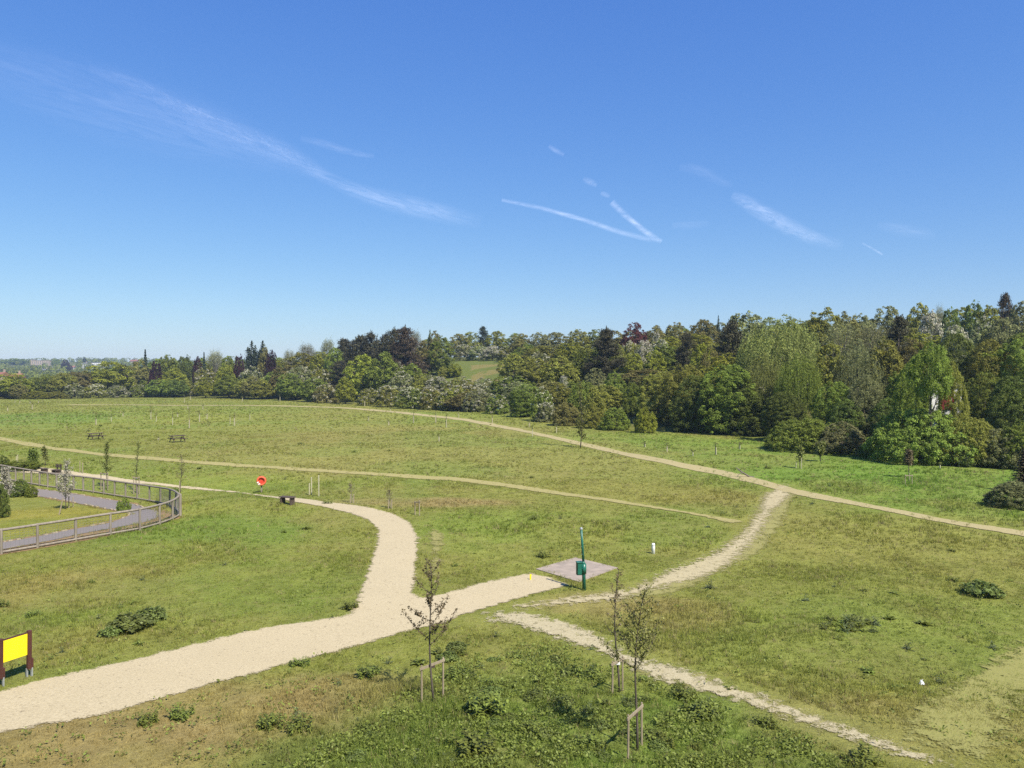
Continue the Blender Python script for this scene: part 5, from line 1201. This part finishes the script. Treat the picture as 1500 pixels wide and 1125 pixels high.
# lodge in the wood
D = 86.0; x = (1362 - CX) / F * D
g = hz(x, D); dd = raydir(1362, 566); zt = CAMH + D / dd[1] * dd[2]
o = thing('lodge', 'white walled building with a red door half hidden in the wood', 'building', (x, D, g - .6), -.12)
wh = zt - g + .6
link('wall', MB().box((.6, 0, wh / 2), (3.4, 5, wh)).mesh('wall', M_WALLW), o)
mb = MB(); mb.add([(-1.4, -2.7, wh), (2.6, -2.7, wh), (2.6, 2.7, wh), (-1.4, 2.7, wh), (-1.4, 0, wh + .5), (2.6, 0, wh + .5)], [(0, 1, 5, 4), (2, 3, 4, 5), (0, 4, 3), (1, 2, 5), (3, 2, 1, 0)]); link('roof', mb.mesh('roof', M_ROOFG), o)
dr = link('door', MB().box((.75, -2.53, wh - 1.35), (1.5, .1, 2.3)).mesh('door', M_DOORR), o); link('handle', MB().box((1.2, -2.62, wh - 1.35), (.05, .1, .3)).mesh('handle', M_STEEL), dr)
for wx in (1.9,):
    wn = link('window', MB().box((wx, -2.52, wh - 1.0), (.5, .08, 1.0)).mesh('window', M_WHITE), o); link('pane', MB().box((wx, -2.58, wh - 1.0), (.38, .06, .8)).mesh('pane', M_GLASS), wn)
# far sheds glimpsed on the hill
for (px, yt, D, wpx, hpx, lb) in ((1040, 518, 165, 12, 6, 'white shed glimpsed left of the large dark pine'),):
    x = (px - CX) / F * D; dd = raydir(px, yt); zt = CAMH + D / dd[1] * dd[2]; g = hz(x, D); hh = max(zt - g, 2.0)
    o = thing('shed', lb, 'shed', (x, D, g)); w = wpx / F * D
    link('wall', MB().box((0, 0, hh / 2 - .2), (w, 2.5, hh + .4 - .4)).mesh('wall', M_WHITE), o); link('roof', MB().box((0, 0, hh - .12), (w + .3, 2.9, .16), (1, 0, .04)).mesh('roof', M_STEEL), o)

# ------------------------------------------------------------------ far wood on the valley side
n = 1500; y = RNG.uniform(480, 1750, n) ; a = RNG.uniform(-.72, -.20, n); x = a * y
hh = RNG.uniform(5, 11, n) * np.where(y > 1500, 1.0, .85); kk = 42
pxs = CX + F * a
keep = ~((y > 900) & (y < 1290) & (RNG.random(n) < .45)); x, y, hh = x[keep], y[keep], hh[keep]; n = len(x)
c = np.column_stack([x, y, H(x, y)]); c = np.repeat(c, kk, 0); h3 = np.repeat(hh, kk)
d = unit(RNG.normal(size=(n * kk, 3)) + [0, -.2, .3]); Pn = c + d * np.column_stack([h3 * .55, h3 * .55, h3 * .42]) * RNG.uniform(.75, 1.1, (n * kk, 1)) + np.column_stack([0 * h3, 0 * h3, h3 * .5])
lv = leaves(Pn, d + RNG.normal(size=(n * kk, 3)) * .5, 2.3 * np.ones(n * kk), .8, np.clip(np.repeat(RNG.random(n), kk) * .7 + RNG.random(n * kk) * .3, 0, 1), RNG)
tag(link('far_wood', mesh_np('far_wood', lv[0], lv[1], LEAF['mid'][1], lv[2], 'var')), 'hazy wooded slope beyond the far hedge', 'wood', kind='stuff')
for (px, yt, D, wpx, kd, lk, lab) in ((96, 526, 1050, 12, 'broad', 'copper', 'dusky purple tree standing among the distant houses'), (102, 535, 980, 10, 'broad', 'copper', 'lower dusky purple tree among the distant houses'), (124, 524, 1180, 9, 'pine', 'spruce', 'dark pointed tree on the distant ridge left of the long pale building'), (22, 525, 1300, 34, 'broad', 'mid', 'big rounded tree on the distant ridge at the far left'), (82, 526, 1220, 14, 'broad', 'mid', 'round tree just right of the distant buff block')):
    tree(px, yt, 0, kd, lk, wpx, lab, None, None, depth=D); q = TREES[-1]; tag(q['o'], lab, 'tree', 'trees among the distant houses')

# ------------------------------------------------------------------ clouds and trails
def cloud_mat(name, alpha, sx, sy):
    m, nt, out = newmat(name)
    e = N(nt, 'ShaderNodeAttribute', attribute_name='edge'); uv = N(nt, 'ShaderNodeAttribute', attribute_name='along')
    tc = N(nt, 'ShaderNodeTexCoord'); mp = N(nt, 'ShaderNodeMapping'); mp.inputs['Scale'].default_value = (1 / sx, 1 / sy, 1); nt.links.new(uv.outputs['Vector'], mp.inputs[0])
    n1 = noise(nt, 1.0, 8, 0.68, mp.outputs[0], 1.2)
    k = math_(nt, 'MULTIPLY', e.outputs['Fac'], ramp(nt, n1, [(0.33, (.08, .08, .08)), (0.68, (1, 1, 1))]))
    k = math_(nt, 'MULTIPLY', k, alpha, clamp=True)
    d = N(nt, 'ShaderNodeBsdfDiffuse'); d.inputs['Color'].default_value = (.9, .9, .92, 1); t = N(nt, 'ShaderNodeBsdfTranslucent'); t.inputs['Color'].default_value = (.9, .9, .92, 1)
    ad = N(nt, 'ShaderNodeAddShader'); nt.links.new(d.outputs[0], ad.inputs[0]); nt.links.new(t.outputs[0], ad.inputs[1])
    tr = N(nt, 'ShaderNodeBsdfTransparent'); mx = N(nt, 'ShaderNodeMixShader'); nt.links.new(k, mx.inputs[0]); nt.links.new(tr.outputs[0], mx.inputs[1]); nt.links.new(ad.outputs[0], mx.inputs[2])
    nt.links.new(mx.outputs[0], out.inputs[0]); return m
ALT = 5200.0
def sky_pt(px, py):
    d = raydir(px, py); s = (ALT - CAMH) / d[2]; return d * s + np.array([0, 0, CAMH])
def cloud(name, pts, alpha, label, cat_, dens=None, sx=2600, sy=600):
    """pts: (px, py, half width in px, strength)"""
    P = smooth_line(pts, 3); n = len(P); m = 15; V = []; E = []; U = []; al = 0
    for i, (px, py, hw, st) in enumerate(P):
        a = P[max(i - 1, 0)]; b = P[min(i + 1, n - 1)]; t = np.array([b[0] - a[0], b[1] - a[1]]); t /= max(np.linalg.norm(t), 1e-6); nn = np.array([-t[1], t[0]])
        for k in range(m):
            s = -1 + 2 * k / (m - 1); q = sky_pt(px + nn[0] * s * hw * 1.35, py + nn[1] * s * hw * 1.35)
            V.append(q); E.append(st * (1 - s * s) ** 2.2); U.append((q[0], q[1], 0))
    V = np.array(V); i = (np.arange(n - 1)[:, None] * m + np.arange(m - 1)[None, :]).ravel()
    # direction along the trail for the streaks
    c0, c1 = V[m // 2], V[(n - 1) * m + m // 2]; t = (c1 - c0)[:2]; t /= np.linalg.norm(t); uu = (V[:, :2] - c0[:2]); U = np.column_stack([uu @ t, uu @ np.array([-t[1], t[0]]), 0 * V[:, 0]])
    me = mesh_np(name, V, np.stack([i, i + 1, i + m + 1, i + m], 1), cloud_mat(name + '_ice', alpha, sx, sy), np.array(E), 'edge', True)
    at_ = me.attributes.new('along', 'FLOAT_VECTOR', 'POINT'); at_.data.foreach_set('vector', U.astype(np.float32).ravel())
    return tag(link(name, me), label, cat_)
cloud('cirrus_cloud', [(-40, 90, 40, .4), (60, 120, 48, .55), (180, 160, 55, .6), (290, 190, 45, .7), (400, 225, 26, .6), (460, 250, 14, .3)], 0.070, 'broad faint veil of cirrus at the upper left', 'cloud', sx=1500, sy=420)
cloud('cirrus_cloud', [(130, 100, 8, .2), (200, 125, 12, .7), (300, 175, 16, .8), (380, 210, 16, .9), (430, 230, 14, .8), (480, 262, 9, .7), (530, 284, 11, 1), (580, 297, 15, 1), (640, 310, 14, .8), (705, 326, 10, .1)], 0.114, 'long streak of cirrus running down toward the middle of the sky', 'cloud', sx=1500, sy=420)
cloud('cirrus_cloud', [(440, 203, 5, .2), (480, 212, 6, .7), (515, 224, 5, .8), (548, 229, 3, .3)], 0.114, 'short thin wisp above the long cirrus streak', 'cloud', sx=1500, sy=420)
cloud('contrail', [(735, 293, 2.5, .8), (790, 304, 3.5, .9), (850, 320, 3.5, .9), (900, 338, 4, .9), (950, 351, 4, .5), (968, 352, 3, .2)], 0.198, 'straight white vapour trail, longer arm of the V', 'vapour trail', sx=1900, sy=750)
cloud('contrail', [(896, 296, 5, .9), (912, 312, 5, .9), (930, 327, 4, 1), (948, 342, 5, 1), (969, 354, 4, .5)], 0.218, 'short bright vapour trail, steeper arm of the V', 'vapour trail', sx=1900, sy=750)
cloud('cirrus_cloud', [(804, 214, 3, .3), (813, 220, 4, .7), (826, 227, 3, .3)], 0.220, 'tiny wisp highest above the V-shaped vapour trails', 'cloud', sx=1500, sy=420)
cloud('cirrus_cloud', [(854, 262, 3, .3), (865, 267, 6, .8), (874, 272, 3, .4)], 0.176, 'tiny wisp between the highest wisp and the V-shaped trails', 'cloud', sx=1500, sy=420)
cloud('cirrus_cloud', [(880, 283, 3, .4), (887, 285, 4, .6), (893, 288, 3, .3)], 0.220, 'smallest wisp just above the steep vapour trail', 'cloud', sx=1500, sy=420)
cloud('cirrus_cloud', [(995, 245, 6, .2), (1020, 248, 9, .5), (1050, 262, 8, .4), (1072, 272, 6, .1)], 0.088, 'faint smudge above the left end of the feathery cloud', 'cloud', sx=1500, sy=420)
cloud('cirrus_cloud', [(1072, 286, 7, .3), (1088, 294, 10, .9), (1120, 313, 12, 1), (1160, 335, 12, .9), (1195, 350, 10, .6), (1235, 360, 8, .1)], 0.150, 'feathery white cloud streak right of the vapour trails', 'cloud', sx=1500, sy=420)
cloud('contrail', [(1263, 356, 1.6, .5), (1278, 364, 1.8, .9), (1293, 373, 1.6, .5)], 0.158, 'tiny separate vapour trail right of the feathery streak', 'vapour trail', sx=1900, sy=750)
cloud('cirrus_cloud', [(985, 330, 5, .2), (1010, 330, 6, .4), (1040, 327, 5, .1)], 0.132, 'barely visible wisp between vapour trails and feathery streak', 'cloud', sx=1500, sy=420)
cloud('cirrus_cloud', [(1285, 330, 6, .1), (1320, 336, 10, .5), (1370, 345, 8, .1)], 0.123, 'barely visible wisp right of the feathery streak', 'cloud', sx=1500, sy=420)

# ------------------------------------------------------------------ haze
HAZE = 0.00016
hb = MB().box((0, 1200, 14), (6000, 3990, 64)).mesh('haze', None)
m, nt, out = newmat('haze_air'); pv = N(nt, 'ShaderNodeVolumePrincipled'); pv.inputs['Density'].default_value = HAZE; pv.inputs['Color'].default_value = (.55, .74, 1, 1)
nt.links.new(pv.outputs[0], out.inputs['Volume']); hb.materials.append(m)
tag(link('haze', hb), 'thin pale air that softens the distant ridge', 'haze', kind='stuff')

# ------------------------------------------------------------------ light, sky, camera
EL, AZ = math.radians(50), math.atan2(.62, -.78)
sv = Vector((math.sin(AZ) * math.cos(EL), math.cos(AZ) * math.cos(EL), math.sin(EL)))
sl_ = bpy.data.lights.new('sun', 'SUN'); sl_.energy = 5.0; sl_.angle = math.radians(.53); sl_.color = (1, .95, .86)
so = link('sun', sl_, None, (0, 0, 60)); so.rotation_euler = (-sv).to_track_quat('-Z', 'Y').to_euler()
w = bpy.data.worlds.new('World'); S.world = w; w.use_nodes = True; nt = w.node_tree; nt.nodes.clear()
sky = nt.nodes.new('ShaderNodeTexSky'); sky.sky_type = 'NISHITA'; sky.sun_disc = False; sky.sun_elevation = EL; sky.sun_rotation = AZ % (2 * math.pi); sky.air_density = 1.15; sky.dust_density = .35; sky.ozone_density = 2.4; sky.altitude = 50
hs = nt.nodes.new('ShaderNodeHueSaturation'); hs.inputs['Saturation'].default_value = 1.2; hs.inputs['Hue'].default_value = 0.5
bg = nt.nodes.new('ShaderNodeBackground'); bg.inputs['Strength'].default_value = 0.10; wo = nt.nodes.new('ShaderNodeOutputWorld')
sep = nt.nodes.new('ShaderNodeSeparateColor'); cmb = nt.nodes.new('ShaderNodeCombineColor'); nt.links.new(hs.outputs[0], sep.inputs[0])
for k_, (g_, a_) in enumerate(((.848, .653), (.781, .905), (.447, 2.29))): nt.links.new(math_(nt, 'MULTIPLY', math_(nt, 'POWER', sep.outputs[k_], g_), a_), cmb.inputs[k_])
tint = cmb.outputs[0]; nt.links.new(sky.outputs[0], hs.inputs['Color']); nt.links.new(tint, bg.inputs[0]); nt.links.new(bg.outputs[0], wo.inputs[0])

cam = bpy.data.cameras.new('camera'); cam.sensor_width = 36; cam.lens = F / 1500 * 36; cam.clip_start = .1; cam.clip_end = 90000
co_ = link('camera', cam, None, (0, 0, CAMH)); co_.rotation_euler = (math.pi / 2 - PITCH, 0, 0); S.camera = co_
S.view_settings.view_transform = 'Standard'; S.view_settings.look = 'None'; S.view_settings.exposure = 0.75; S.view_settings.gamma = 1
S.render.engine = 'CYCLES'; S.cycles.max_bounces = 6; S.cycles.transparent_max_bounces = 16; S.cycles.volume_bounces = 0; S.cycles.diffuse_bounces = 3; S.cycles.caustics_reflective = False; S.cycles.caustics_refractive = False
S.cycles.use_denoising = False
